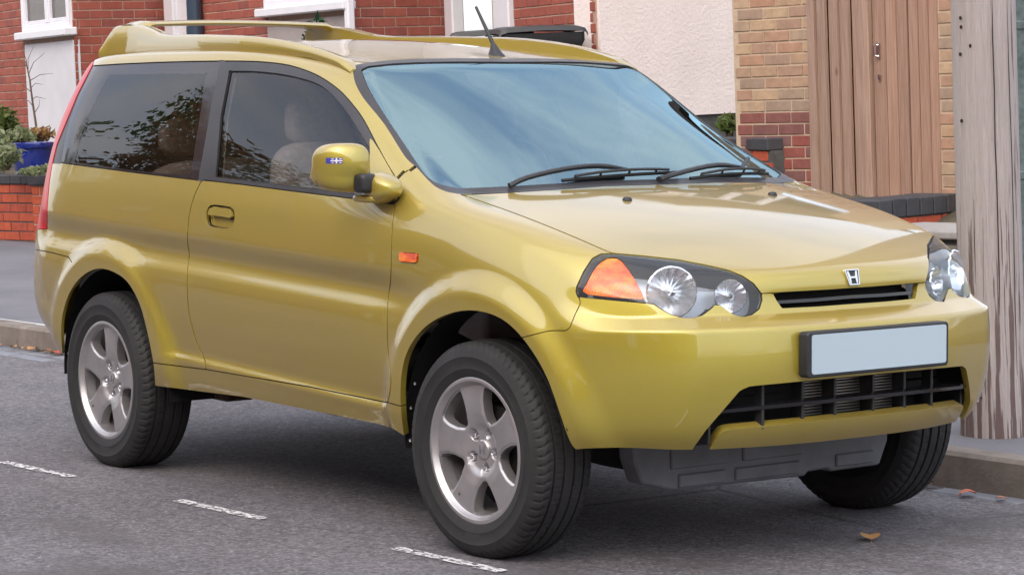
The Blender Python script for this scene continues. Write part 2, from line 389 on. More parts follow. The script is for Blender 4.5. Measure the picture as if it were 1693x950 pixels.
cp = curve(pr, 8); off = 1.15*np.interp(t, cp[:, 0], cp[:, 1])
fade = smooth01((1.05-x)/.45)*smooth01((x+1.80)/.12)
low = smooth01((.86-x)/.15)*smooth01((x+.80)/.12)
off = np.where(t < -.30, off*low, off)
AX, AZ, AR = (1.185, -1.165), .325, .405
def arch_r(cx): return np.hypot(x-cx, (z-AZ))
fl = np.zeros(len(BV))
for cx in AX:
    r = arch_r(cx); a = smooth01((.535-r)/.085)*.026+smooth01((.62-r)/.15)*.004
    fl = np.maximum(fl, a*smooth01((z-.18)/.1))
w = np.clip((np.abs(NRM[:, 1])-.35)/.3, 0, 1)*(BV[:, 1] < -.5)
infl = smooth01(fl/.02)
BV[:, 1] -= w*(off*fade*(1-.8*infl)+fl)
NRM = vnormals(BV, BF)
CENT = np.abs(BV[:, 1]) < 1e-5; BV[CENT, 1] = 0; NRM[CENT, 1] = 0; NRM /= np.linalg.norm(NRM, axis=1)[:, None]
# ------------------------------------------------------------------ panel cutter: splits the dense skin along outlines
class Skin:
    def __init__(s, V, Nn, F, patch):
        s.V = [tuple(p) for p in V]; s.N = [tuple(p) for p in Nn]; s.F = [tuple(f) for f in F]
        s.patch = [int(p) for p in patch]; s.reg = ['body']*len(s.F); s.C = [tuple(c) for c in np.asarray(V)[np.asarray(F)].mean(1)]
    def cen(s, f): return tuple(sum(s.V[i][c] for i in f)/len(f) for c in range(3))
    def cut(s, fun, off, cand):
        """fun(points) - off is zero on the outline; candidate faces that cross it are split; returns new faces"""
        ids = sorted({i for fi in cand for i in s.F[fi]})
        if not ids: return []
        val = fun(np.array([s.V[i] for i in ids]))-off; ph = {i: (v if abs(v) > 1e-7 else 1e-7) for i, v in zip(ids, val.tolist())}
        ed = {}; new = []
        for fi in cand:
            f = s.F[fi]; pv = [ph[i] for i in f]
            if min(pv) > 0 or max(pv) < 0: continue
            n = len(f); out = []
            for a in range(n):
                i, j = f[a], f[(a+1) % n]; out.append((i, ph[i]))
                if (ph[i] < 0) != (ph[j] < 0):
                    k = (i, j) if i < j else (j, i)
                    if k not in ed:
                        p, q = k; t = ph[p]/(ph[p]-ph[q]); ed[k] = len(s.V)
                        s.V.append(tuple(lerp(s.V[p][c], s.V[q][c], t) for c in range(3)))
                        m = [lerp(s.N[p][c], s.N[q][c], t) for c in range(3)]; l = math.sqrt(sum(c*c for c in m)) or 1
                        s.N.append(tuple(c/l for c in m)); ph[ed[k]] = 0.
                    out.append((ed[k], 0.))
            neg = [i for i, v in out if v <= 0]; pos = [i for i, v in out if v >= 0]
            if len(neg) >= 3 and len(pos) >= 3 and sum(1 for i, v in out if v == 0.) == 2:
                s.F[fi] = tuple(neg); s.C[fi] = s.cen(neg); new.append(len(s.F))
                s.F.append(tuple(pos)); s.C.append(s.cen(pos)); s.patch.append(s.patch[fi]); s.reg.append(s.reg[fi])
        return new
def sdf(P, poly):
    """signed distance to a closed 2D polygon, negative inside"""
    P = np.asarray(P, float); poly = np.asarray(poly, float); d = np.full(len(P), 1e18); ins = np.zeros(len(P), bool)
    for a, b in zip(poly, np.roll(poly, -1, 0)):
        e = b-a; w = P-a; t = np.clip((w@e)/max(e@e, 1e-12), 0, 1); q = w-np.outer(t, e); d = np.minimum(d, (q*q).sum(1))
        c = ((a[1] <= P[:, 1]) & (b[1] > P[:, 1])) | ((b[1] <= P[:, 1]) & (a[1] > P[:, 1]))
        xi = a[0]+(P[:, 1]-a[1])/(e[1] if abs(e[1]) > 1e-12 else 1e-12)*e[0]; ins ^= c & (P[:, 0] < xi)
    d = np.sqrt(d); return np.where(ins, -d, d)
SK = Skin(BV, NRM, BF, BM)
def region(name, poly, patches, src, space='px', gap=0.0, cond=None, gapname='seal', smooth_poly=0):
    """faces of src regions inside the outline become `name`; a band of half-width gap becomes `gapname`"""
    P = np.array(poly, float); sl = {'xz': [0, 2], 'yz': [1, 2], 'xy': [0, 1]}.get(space)
    fun = lambda pts: sdf(to_px(pts) if space == 'px' else np.asarray(pts)[:, sl], P)
    C = np.array(SK.C); q = to_px(C) if space == 'px' else C[:, sl]; mg = 14 if space == 'px' else .04
    ok = ((q > P.min(0)-mg) & (q < P.max(0)+mg)).all(1) & np.isin(SK.patch, patches)
    ss = set(src); idx = [i for i in np.nonzero(ok)[0].tolist() if SK.reg[i] in ss]
    if cond is not None and idx:
        m = cond(C[idx]); idx = [i for i, t in zip(idx, m) if t]
    if not idx: return
    d = fun(C[idx]); near = [i for i, t in zip(idx, d) if abs(t) < mg]
    for off in ((-gap, gap) if gap else (0.,)):
        nw = SK.cut(fun, off, near); near += nw; idx += nw
    d = fun(np.array([SK.C[i] for i in idx]))
    for fi, t in zip(idx, d):
        if t < gap: SK.reg[fi] = name if t < -gap else gapname
def closed(*segs): return np.vstack([np.array(s, float) for s in segs])
B = ['body']; SIDE, TOP, FRONT, REAR = 0, 1, 2, 3
right = lambda c: c[:, 1] < -.45
# wheel openings
region('void', closed(curve([(668, 720), (664, 690), (662, 640), (669, 592), (688, 556), (715, 531), (750, 516), (785, 513), (820, 522), (850, 543), (880, 580), (905, 625), (925, 680), (938, 718), (950, 740), (975, 756)], 4), [(960, 900), (690, 900)]), [SIDE, FRONT], B, cond=right)
region('void', closed(curve([(104, 600), (101, 540), (107, 505), (118, 478), (136, 456), (160, 444), (185, 448), (210, 465), (230, 500), (244, 550), (254, 602), (257, 640)], 4), [(245, 800), (115, 800)]), [SIDE], B, cond=right)
# under the sill and bumpers
region('void', [(250, 636), (403, 655.5), (566, 688), (630, 701), (650, 708), (672, 722), (700, 900), (240, 800)], [SIDE], B, cond=right)
# windows
win_top = [(153, 109), (200, 106), (259, 103.4), (315, 101.8), (368, 101)]
region('quarter_window', closed(win_top[:-1], [(364, 101.2), (350, 170), (338, 240), (327.5, 298)], [(227.5, 286), (151.6, 276), (99.5, 269)], [(105, 235), (114.5, 196), (130, 155)]), [SIDE], B, gap=.9)
dtop = curve([(371, 101), (424.5, 102), (470.8, 106.7), (503.9, 115.9), (530, 127.5), (556.8, 145.7), (576.7, 165.5), (600, 196), (627, 247), (642, 274), (655, 296), (662, 318), (658, 331)], 4)
region('door_window_frame', closed(dtop, [(650, 337.5), (581, 328), (480, 315.5), (400, 305), (334, 297.5)], [(344, 240), (357, 165)]), [SIDE], B, gap=.9)
dgl = curve([(379, 118), (421, 118.5), (471, 124), (520, 137), (547, 155.6), (570, 182), (583, 201), (610, 245), (630, 285), (640, 318)], 4)
region('door_glass', closed(dgl, [(638, 327), (520, 312), (419.5, 300), (356, 292)], [(365, 190)]), [SIDE], ['door_window_frame'], gap=.8)
# windscreen: black surround, then the pane
wleft = [(583, 112), (587, 136.5), (602, 164), (636, 206), (669.5, 259), (688, 276), (703, 292.6), (718, 307), (732.6, 314.7), (745, 318.5), (762, 321)]
wtop = [(860, 97.6), (755, 96.4), (684, 97.6), (631, 101), (597, 105.5), (586, 108)]
region('windscreen_surround', closed(wtop, curve(wleft, 3), [(830, 319), (915, 313.5), (1000, 307.5), (1085, 304.5), (1250, 300), (1250, 97)]), [TOP, SIDE], B)
gleft = [(597, 116), (612, 151.6), (640, 196), (659, 224), (680, 255), (700, 284), (722, 302), (760, 311)]
region('windscreen', closed([(860, 103), (755, 102.4), (690, 103.5), (648.6, 105.6), (608, 110)], curve(gleft, 3), [(850, 307), (1000, 298), (1250, 292), (1250, 103)]), [TOP, SIDE], ['windscreen_surround'], gap=.5)
# headlamp, hood, upper slot
HEADL = [(952, 482), (953, 474.5), (964.9, 448.5), (979, 427), (993, 419.5), (1014.5, 418.5), (1061.8, 422.5), (1120.8, 429), (1168, 438), (1203.5, 446), (1227, 455.6), (1246, 468.6), (1257.9, 484), (1260, 495.8), (1255.5, 510), (1243.7, 519.4), (1229.5, 523), (1213, 519.4), (1196, 507.6), (1190, 503.4), (1182, 503.6), (1175, 510), (1161, 520.6), (1144.5, 524.8), (1128, 524.6), (1109, 519.4), (1092.5, 510), (1080.7, 502), (1014.5, 496), (962.5, 491), (954, 488)]
region('headlight', HEADL, [SIDE, TOP, FRONT], B, gap=.9)
region('grille_slot', closed([(1277.7, 485), (1284, 497), (1293, 509.5), (1354.5, 506.4), (1449, 499.3), (1515, 492), (1560, 488), (1560, 464), (1401.8, 476)]), [FRONT, TOP, SIDE], B, gap=0)
region('hood', closed(curve([(764, 322), (850, 352), (930, 383.5), (1000, 413.5), (1014, 418.5)], 4), HEADL[6:13], [(1259, 485), (1401.8, 477.3), (1537.6, 467), (1560, 464), (1400, 250), (1250, 300), (1085, 304.5), (1000, 307.5), (915, 313.5), (830, 319)]), [TOP, FRONT, SIDE], B, gap=.8)
# bumper
region('front_bumper', closed([(953, 488), (959, 494), (959, 503), (950.7, 519.4), (942.4, 540.7), (936.5, 546.3), (920, 546), (907, 546.5), (858, 559)], [(850, 700), (960, 900), (1600, 900), (1600, 440)], [(1259, 484)], HEADL[13:]), [FRONT, SIDE], B, gap=.8)
region('intake', closed([(1223.5, 645), (1197.5, 675.4), (1166.8, 710.9), (1145.5, 741), (1146, 752), (1250, 752), (1500, 752), (1500, 613)], [(1326, 629.8), (1240, 638)]), [FRONT, SIDE], ['front_bumper'])
# door, sill, rear bumper
ddoor = curve([(333, 298), (319, 330), (311.5, 365), (310, 400), (313, 420), (309.5, 450), (310, 490), (314, 525), (325, 565), (337, 590), (341, 611)], 4)
dfr = curve([(641, 665), (645, 645), (646, 620), (641, 570), (641, 500), (646, 460), (648, 380), (653, 338)], 4)
region('sill', closed([(235, 597), (252, 599.4), (340.5, 610.5), (511.7, 639), (639.5, 664.8), (666, 672)], [(690, 900), (240, 900)]), [SIDE], B, gap=1.0, cond=right)
region('door', closed(ddoor, [(511.7, 639.5)], dfr, [(650, 336)], [(581, 327), (480, 314.5), (400, 304)]), [SIDE], B, gap=.75)
region('tail_light', closed([(160, 90), (151.5, 111), (128, 157), (111, 198), (93.7, 240), (86.5, 270), (81.5, 302), (78, 345), (78, 379), (40, 379), (40, 90)]), [SIDE, REAR], B, gap=.6)
region('rear_bumper', closed([(40, 409), (62, 413), (88.5, 418), (113.8, 425), (120, 436), (126, 450), (120, 700), (30, 700)]), [SIDE, REAR], B, gap=.8, cond=lambda c: c[:, 0] < -1.4)
region('rear_bumper', [(-1.5, -2), (-1.5, .83), (-2.5, .83), (-2.5, -2)], [REAR], B, space='xz')
region('fender', [(.62, .2), (.62, 1.3), (3, 1.3), (3, .2)], [SIDE], B, space='xz', cond=lambda c: (c[:, 2] < 1.0-.1*(c[:, 0]-.75)*0+.03) & (c[:, 0] > .70))
# black strip between the side windows, dark band round the quarter pane, seal beside the tail lamp
region('pillar_strip', [(362.5, 99.5), (373, 99.5), (359, 165), (346, 240), (336, 299), (325.5, 299.5), (337, 240), (349, 170)], [SIDE], B+['seal', 'door'])
region('quarter_band', closed([(80, 60), (80, 320), (340, 320), (380, 60)]), [SIDE], ['quarter_window'])
region('quarter_window', closed(curve([(177, 127), (186, 123.5), (330, 121.5), (338, 126), (333, 170), (322, 240), (315, 283), (308, 290)], 2), [(230, 283), (122, 268)], [(132, 225), (150, 180)]), [SIDE], ['quarter_band'])
region('tail_seal', closed([(152, 104), (155, 108), (131, 156), (115, 197), (106, 236), (101, 271), (84, 270.5), (93, 238), (108, 196), (126, 154)]), [SIDE, REAR], B+['seal'])
region('seal', [(655, 297.5), (668.4, 286.3), (688, 277), (687, 274.8), (667, 283.8), (654, 294.6)], [SIDE, TOP], B+['fender'])
# small pieces cut out of the panels
region('mirror_sail', [(612, 226), (627, 248), (654, 295), (660.5, 318), (656, 331), (636, 334), (614, 300)], [SIDE], ['door_window_frame', 'door_glass', 'seal'])
HND = closed(curve([(341, 352), (345, 342), (354, 339), (380, 342.5), (386.5, 349), (387, 363), (384, 373), (376, 377), (350, 374), (342, 368), (341, 352)], 3)[:-1])
region('door_handle_recess', HND, [SIDE], ['door'], gap=.55)
region('door_handle', closed([(344.5, 355), (347, 345), (355, 341.5), (379, 345), (384, 350), (384, 361)]), [SIDE], ['door_handle_recess'], gap=.35)
region('side_repeater', [(661.5, 420), (664, 417), (688, 418.5), (691.5, 421), (691, 432), (688, 434.5), (664, 432.5), (661.5, 430)], [SIDE], B+['fender'], gap=.5)
region('indicator', closed(curve([(962.5, 480), (972, 462), (984, 441.4), (1000, 427.5), (1014.5, 425), (1027, 429.6), (1043, 451), (1057, 474.5), (1065, 494)], 3), [(1014.5, 491), (970, 486)]), [SIDE, TOP, FRONT], ['headlight'], gapname='headlight')
region('bumper_lip', [(1149, 753), (1172, 742), (1179, 730), (1186, 719), (1193, 712), (1202, 708.5), (1339, 695.5), (1500, 679), (1500, 760)], [FRONT, SIDE], ['intake'])
region('grille_bar', [(1180, 687), (1340, 671.5), (1500, 655), (1500, 649), (1340, 665.5), (1186, 681)], [FRONT, SIDE], ['intake'])
region('slot_bar', [(1270, 502), (1355, 497), (1449, 489), (1560, 477), (1560, 472), (1449, 484), (1355, 492), (1270, 497)], [FRONT, TOP, SIDE], ['grille_slot'])
def panel(name, mat, lip=.012, inset=0.0, mirror=True, join=False, parent=None, lipdir=None):
    """build region `name` as a panel whose rim is turned inwards; returns right (and left) objects"""
    fs = [f for f, r in zip(SK.F, SK.reg) if r == name]
    if not fs: print('EMPTY REGION', name); return []
    ids = sorted({i for f in fs for i in f}); mp = {i: n for n, i in enumerate(ids)}
    V = np.array([SK.V[i] for i in ids]); Nn = np.array([SK.N[i] for i in ids]); F = [tuple(mp[i] for i in f) for f in fs]
    V = V-Nn*inset
    if lip:
        cnt = {}
        for f in F:
            for a in range(len(f)):
                e = (f[a], f[(a+1) % len(f)]); cnt[e] = cnt.get(e, 0)+1
        bd = [e for e in cnt if (e[1], e[0]) not in cnt and not (abs(V[e[0]][1]) < 1e-4 and abs(V[e[1]][1]) < 1e-4)]
        ring = {}; VV = list(V); NN = list(Nn)
        cen = V.mean(0)
        for e in bd:
            for i in e:
                if i not in ring:
                    d = -Nn[i]*lip if lipdir is None else np.array(lipdir)*lip
                    ring[i] = (len(VV), len(VV)+1)
                    VV += [V[i]-Nn[i]*.0005, V[i]+d]; NN += [Nn[i], Nn[i]]
        # outward-facing rim normals
        acc = {}
        for a, b in bd:
            t = V[b]-V[a]; n = np.cross(t, Nn[a]); l = np.linalg.norm(n)
            if l > 1e-9:
                for i in (a, b): acc[i] = acc.get(i, 0)+n/l
        for i, n in acc.items():
            n = n/max(np.linalg.norm(n), 1e-9)
            NN[ring[i][0]] = n; NN[ring[i][1]] = n
        for a, b in bd: F.append((b, a, ring[a][0], ring[b][0])); F.append((ring[b][0], ring[a][0], ring[a][1], ring[b][1]))
        V = np.array(VV); Nn = np.array(NN)
    flip = np.array([1, -1, 1.]); FL = [f[::-1] for f in F]; P = parent or CAR
    if join:
        n = len(V); cidx = {}
        F2 = F+[tuple(i+n for i in f) for f in FL]; V2 = np.vstack([V, V*flip]); N2 = np.vstack([Nn, Nn*flip])
        return [mk(name, V2, F2, mat, P, True, N2)]
    out = [mk(name, V, F, mat, P, True, Nn)]
    if mirror: out.append(mk(name, V*flip, FL, mat, P, True, Nn*flip))
    return out
bodyp = panel('body', 'paint', join=True, lip=.015); bodyp[0].name = 'body_shell'
panel('door', 'paint'); panel('fender', 'paint', lip=.02); panel('hood', 'paint', join=True)
FBUMP = panel('front_bumper', 'paint', join=True, lip=.02)
panel('rear_bumper', 'paint', join=True); panel('sill', 'paint', lip=.02)
for o in panel('seal', 'rubber_seal', lip=0, inset=.006, join=True): o.name = 'panel_gap_seal'
QW = panel('quarter_window', 'tinted_glass', lip=0, inset=.002)
panel('quarter_band', 'frit', lip=0, inset=.002); panel('pillar_strip', 'trim', lip=.01, inset=.002); panel('tail_seal', 'trim', lip=.01, inset=.003)
panel('door_window_frame', 'trim', lip=.015, inset=.001)
for o in panel('door_glass', 'side_glass', lip=0, inset=.008): o.name = 'door_window'
panel('windscreen_surround', 'trim', lip=.012, join=True, inset=.0)
panel('windscreen', 'windscreen_glass', lip=0, inset=.004, join=True)
for o in panel('tail_light', 'red_lens', lip=.02): pass
# ------------------------------------------------------------------ car details
from mathutils.bvhtree import BVHTree
_n = len(BV); BVH = BVHTree.FromPolygons([tuple(p) for p in BV]+[(p[0], -p[1], p[2]) for p in BV], [tuple(f) for f in BF]+[tuple(i+_n for i in f[::-1]) for f in BF])
def surf(u, v, lift=0.0):
    d = CF+(u-IMG_W/2)/F_PX*CR+(IMG_H/2-v)/F_PX*CU; d = d/np.linalg.norm(d)
    h = BVH.ray_cast(Vector(CAM), Vector(d))
    if h[0] is None: return None, None
    n = h[1] if h[1].dot(Vector(d)) < 0 else -h[1]
    return h[0]+n*lift, n
def mirror_y(o, name=None):
    me = o.data.copy(); c = o.copy(); c.data = me; COL.objects.link(c)
    me.transform(Matrix.Diagonal((1, -1, 1, 1))); me.flip_normals(); return c
# lamps
for o in panel('headlight', 'lamp_lens', lip=0, inset=.001):
    s_ = -1 if sum(v.co.y for v in o.data.vertices) < 0 else 1
    h = empty('headlight', parent=CAR); o.parent = h; o.name = 'lens'; o['side'] = s_
    if s_ < 0: HL_R = h
    else: HL_L = h
for src, nm, mat, ins in (('headlight', 'bezel', 'lamp_bezel', .072), ('indicator', 'indicator', 'orange_lens', .004)):
    for k, o in enumerate(panel(src, mat, lip=0, inset=ins)): o.name = nm; o.parent = (HL_R, HL_L)[k]
def bowl(px, rad, depth, aim, back):
    p, n = surf(*px); m = MB(); prof = [(rad*1.06, -.004), (rad, 0)]+[(rad*math.sqrt(1-t), -depth*t) for t in np.linspace(.08, .97, 9)]+[(.001, -depth)]
    m.lathe(prof, 48, 'x'); m.v = [(a_+(.0030*max(0, c_/rad)+.0004)*cos(16*math.atan2(c_, b_))*min(1, math.hypot(b_, c_)/rad), b_, c_) for a_, b_, c_ in m.v]; q = Vector(aim).normalized().to_track_quat('X', 'Z').to_matrix()
    # facet flutes
    V = [q@Vector(v)+p-n*back for v in m.v]; m.v = [tuple(v) for v in V]
    b = MB(); b.lathe([(.002, .0), (rad*.16, -.004), (rad*.2, -.02), (rad*.2, -depth)], 20, 'x'); b.v = [tuple(q@Vector(v)*1+p-n*back) for v in b.v]
    return m, b
for px, rad, dep, aim, back in (((1112, 479), .070, .050, (1, -.50, .10), .016), ((1211, 489), .046, .040, (1, -.42, .08), .012)):
    m, b = bowl(px, rad, dep, aim, back)
    for k, h in enumerate((HL_R, HL_L)):
        o = m.build('reflector', 'reflector', h); c = b.build('bulb_shade', 'chrome', h)
        if k:
            for q_ in (o, c): q_.data.transform(Matrix.Diagonal((1, -1, 1, 1))); fixn(q_)
for o in panel('side_repeater', 'orange_lens', lip=.006, inset=-.005): pass
for o in panel('mirror_sail', 'paint', lip=.01, inset=-.004): pass
for o in panel('door_handle_recess', 'paint', lip=0, inset=.016): pass
for o in panel('door_handle', 'paint', lip=.014, inset=-.004): pass
panel('bumper_lip', 'paint', lip=.03, join=True, inset=-.004); panel('grille_bar', 'black_gloss', lip=.03, join=True, inset=.012)
panel('slot_bar', 'black_gloss', lip=.03, join=True, inset=.012)
for nm, ins in (('intake', .11), ('grille_slot', .06)):
    for o in panel(nm, 'dark_void', lip=0, inset=ins, join=True): o.name = 'grille_backing'
m = MB()
for k in range(15): m.box(1.895, 1.90, -.20, .20, .425+k*.0085, .4285+k*.0085)
m.build('radiator_fins', 'fin', CAR, False)
for y in (-.36, -.22, -.10, .05, .18, .30):
    MB().box(1.90, 1.955-.15*y*y, y-.005, y+.005, .42, .56, .002).build('grille_slat', 'black_plastic', CAR)
# black sheets added behind the intake to stop light showing through
MB().box(1.66, 1.67, -.62, .62, .38, .60).build('intake_duct', 'black_plastic', CAR)
for y_ in (-.50, .50): MB().box(1.66, 1.865, y_-.004, y_+.004, .385, .60).build('intake_side', 'black_plastic', CAR)
# number plate
np_ = empty('number_plate', parent=CAR)
def rrect(y0, y1, z0, z1, r, n=5):
    out = []
    for cy, cz, a0 in ((y1-r, z1-r, 0), (y0+r, z1-r, 90), (y0+r, z0+r, 180), (y1-r, z0+r, 270)):
        for k in range(n+1): a = radians(a0+90*k/n); out.append((cy+r*cos(a), cz+r*sin(a)))
    return out
bevel(MB().prism(rrect(-.279, .279, .567, .697, .012), 1.992, 2.030, 'yz').build('plate_frame', 'black_plastic', np_), .004)
MB().prism(rrect(-.263, .267, .577, .689, .008), 2.0, 2.032, 'yz').build('plate_face', 'plate', np_)
# emblem on the hood: outlined trapezoid with an H
p, n = surf(1408.5, 458.5); yv = Vector((0, 1, 0)); upv = n.cross(yv); upv = -upv if upv.z < 0 else upv; upv.normalize()
em = empty('hood_emblem', parent=CAR)
def decal(polys, mat, name, h0, h1, parent):
    m = MB()
    for poly in polys:
        k = len(poly); A = [p+yv*a+upv*b+n*h0 for a, b in poly]; Bq = [p+yv*a+upv*b+n*h1 for a, b in poly]
        m.add(A+Bq, [tuple(range(k-1, -1, -1)), tuple(range(k, 2*k))]+[(i, (i+1) % k, k+(i+1) % k, k+i) for i in range(k)])
    return m.build(name, mat, parent, smooth=False)
wt, wb, hh = .028, .020, .0235
def trap(s): return [(wt*s, hh*s), (-wt*s, hh*s), (-wb*s, -hh*s), (wb*s, -hh*s)]
O, I = trap(1), trap(.86)
decal([[O[i], O[(i+1) % 4], I[(i+1) % 4], I[i]] for i in range(4)], 'chrome', 'emblem_rim', -.012, .006, em)
decal([I], 'black_plastic', 'emblem_ground', -.012, .001, em)
ES = .77
decal([[(a*ES, b*ES) for a, b in q] for q in ([(-.026, .024), (-.017, .024), (-.0115, .003), (-.0115, -.004), (-.013, -.024), (-.020, -.024)], [(.017, .024), (.026, .024), (.020, -.024), (.013, -.024), (.0115, -.004), (.0115, .003)], [(-.0115, .003), (.0115, .003), (.0115, -.004), (-.0115, -.004)])], 'chrome', 'emblem_letter', -.012, .005, em)
# roof rails with the raised rear fin, and the wing bar between them
TP = [(585, 107), (565, 97), (540, 86), (510, 76), (480, 69), (440, 62.5), (400, 59), (330, 57), (275, 57.5), (258, 55), (243, 48), (228, 42), (210, 39.5), (190, 42), (181, 46), (173, 65), (166, 88)]
BT = [(570, 111), (547, 101.5), (510, 90), (454, 83.4), (371, 81.6), (259, 84.2), (166.5, 91.4)]
def rail_y(u): return np.interp(u, [160, 181, 215, 258, 320, 400, 600], [.505, .485, .475, .515, .57, .60, .60])
tp = np.array([un(q, 1, -(rail_y(q[0])-.005))[0] for q in TP]); bt = np.array([un(q, 1, -(rail_y(q[0])+.006))[0] for q in BT])
ry_ = (-tp[::-1, 1]); rx_ = tp[::-1, 0]; tp = tp[:, [0, 2]]; bt = bt[:, [0, 2]]
xs = np.concatenate([np.linspace(tp[0, 0]-.005, -1.25, 40), np.linspace(-1.26, tp[-1, 0]+.004, 50)])
tz = np.interp(xs, tp[::-1, 0], tp[::-1, 1]); tz = np.convolve(np.pad(tz, 2, 'edge'), np.ones(5)/5, 'valid'); bz = np.interp(xs, bt[::-1, 0], bt[::-1, 1])
tz = np.maximum(tz, bz+.004)
rows = []
for x_, t_, b_ in zip(xs, tz, bz):
    h = t_-b_; th = .022+.012*min(1, h/.06); yo = np.interp(x_, rx_, ry_)+.012; yi = yo-2*th; r = min(.012, h*.4); lean = .25*h
    taper = smooth01((tp[0, 0]-x_)/.10)*.02
    sk = .022*(1-smooth01((tp[0, 0]-x_)/.07)); t_ -= sk; b_ -= sk
    rows.append([(x_, -y_, z_) for y_, z_ in ((yo-.004, b_-.012), (yo, b_+.1*h), (yo-lean*.35, b_+.55*h), (yo-lean*.6, t_-r), (yo-lean*.75-.006, t_-.15*r), (yo-lean-.018, t_), (yi-lean*.5+.004, t_-.4*r), (yi, t_-r*1.6-.002), (yi-.002, b_-.012))])
m = MB(); m.grid(rows); nn = len(rows[0]); m.f += [tuple(range(nn)), tuple(range((len(rows)-1)*nn+nn-1, (len(rows)-1)*nn-1, -1))]
rr_ = m.build('roof_rail', 'paint', CAR, sharp=50); mirror_y(rr_)
rows = []
for t_ in np.linspace(-1, 1, 61):
    y_ = t_*.462; a = abs(t_); zc_ = 1.645-.012*a**2-.022*smooth01((a-.85)/.15); xc = -1.70+.035*a**2
    ch = .10; th = .012+.012*smooth01((a-.8)/.2)
    rows.append([(xc+ch*cx_, y_, zc_+cz_*th) for cx_, cz_ in ((1, -.2), (.9, .35), (.5, .9), (0, 1), (-.5, .9), (-1, .3), (-1.05, -.4), (-.5, -.9), (0, -1), (.5, -.9), (.9, -.7))])
MB().grid(rows, closed=True).build('roof_wing', 'paint', CAR, sharp=60)
# aerial
p, n = surf(823, 92); t_ = un((787, 12), 1, p.y)[0]; aer = empty('aerial', parent=CAR)
rows = []
for k, (h, a, b) in enumerate(((-.012, .075, .026), (.0, .074, .025), (.006, .068, .021), (.02, .045, .015), (.036, .024, .010), (.044, .012, .007))):
    rows.append([(p.x-.012*k*.5+a*.5*cos(q), p.y+b*sin(q), p.z+h) for q in np.linspace(0, 2*pi, 20, endpoint=False)])
m = MB(); m.grid(rows, True); m.f.append(tuple(range((len(rows)-1)*20, len(rows)*20))); m.build('aerial_base', 'black_plastic', aer)
MB().tube([(p.x-.02, p.y, p.z+.03), tuple(t_)], [.0075, .005], 10).build('aerial_mast', 'black_plastic', aer)
# wipers
def wiper(arm, blade, nub=None):
    w_ = empty('wiper', parent=CAR)
    A = [surf(*q, lift=.012+.018*sin(pi*i/(len(arm)-1)))[0] for i, q in enumerate(arm)]
    MB().tube(A, [.014]+[.012]*(len(A)-3)+[.009, .006], 8, flat=.7).build('wiper_arm', 'black_plastic', w_)
    Bl = [surf(*q, lift=.012)[0] for q in blade]
    MB().tube(Bl, .006, 6).build('wiper_blade', 'rubber_seal', w_)
    Br = [surf(*q, lift=.02+.012*sin(pi*i/(len(blade)-1)))[0] for i, q in enumerate(blade)]
    MB().tube(Br[1:-1], .005, 6).build('wiper_frame', 'black_plastic', w_)
    for i in range(1, len(Bl)-1, 2): MB().tube([Bl[i], Br[i]], .004, 5).build('wiper_clip', 'black_plastic', w_)
wiper(list(map(tuple, curve([(842, 313), (870, 305), (930, 293), (985, 285.5), (1035, 285)], 3))), list(map(tuple, curve([(928, 304), (990, 298), (1060, 293), (1122, 290)], 3))))
wiper(list(map(tuple, curve([(1088, 302), (1130, 295), (1180, 285), (1222, 281)], 3))), list(map(tuple, curve([(1140, 301), (1190, 294), (1240, 292), (1266, 292)], 3))))
a, _ = surf(1221, 287, .02); b, _ = surf(1230, 275, .03); MB().tube([a, b], .007, 7).build('wiper_hook', 'black_plastic', CAR)
for q in ((1037, 331), (1277, 322.5)):
    p, n = surf(*q); MB().lathe([(.015, -.004), (.015, .003), (.011, .009), (.004, .011), (.0005, .0112)], 14, 'z', tuple(p)).build('washer_nozzle', 'black_plastic', CAR)
# windscreen cowl panel
# door mirrors
mr = empty('door_mirror', parent=CAR)
def sup(c, r, e1, e2, fn=None, nu=40, nv=24):
    sg = lambda w, e: math.copysign(abs(w)**e, w); rows = []
    for i in range(nv+1):
        ph = -pi/2+pi*i/nv; row = []
        for k in range(nu):
            th = 2*pi*k/nu; q = Vector((r[0]*sg(cos(ph), e1)*sg(cos(th), e2), r[1]*sg(cos(ph), e1)*sg(sin(th), e2), r[2]*sg(sin(ph), e1)))
            if fn: q = fn(q)
            row.append((c[0]+q.x, c[1]+q.y, c[2]+q.z))
        rows.append(row)
    return MB().grid(rows, True)
mc = un((569, 277), 1, -.908)[0]
def hshape(q):
    if q.x < -.03: q.x = -.03+(q.x+.03)*.25            # flat glass side
    k = q.y/.075
    q.x += -.035*k*k*(1 if q.y < 0 else .3)+.02*k        # sweeps back towards the outer end
    if q.z < 0: q.y += .0; q.z *= 1+.10*k                 # underside rises outwards
    if q.z < -.005: q.x -= .012*smooth01((-q.z-.005)/.02)
    return q
sup(mc, (.056, .073, .076), .62, .60, hshape).build('mirror_housing', 'paint', mr, sharp=80)
MB().prism([(mc[1]-.07, mc[2]-.055), (mc[1]+.07, mc[2]-.06), (mc[1]+.07, mc[2]+.055), (mc[1]-.065, mc[2]+.05)], mc[0]-.056, mc[0]-.052, 'yz').build('mirror_glass', 'chrome', mr)
nk = un((604, 303), 1, -.872)[0]
def neck(q): q.z += .1*q.y; return q
sup(nk, (.030, .030, .030), .45, .45).build('mirror_joint', 'black_plastic', mr)
ft = un((632, 311), 1, -.82)[0]
def foot(q):
    q.z *= 1-.35*(q.x/.06) if q.x > 0 else 1; return q
sup(ft, (.076, .048, .048), .65, .75, foot).build('mirror_foot', 'paint', mr, sharp=80)
sup((ft[0]-.045, ft[1]-.01, ft[2]-.032), (.065, .045, .014), .6, .6).build('mirror_arm', 'paint', mr, sharp=80)
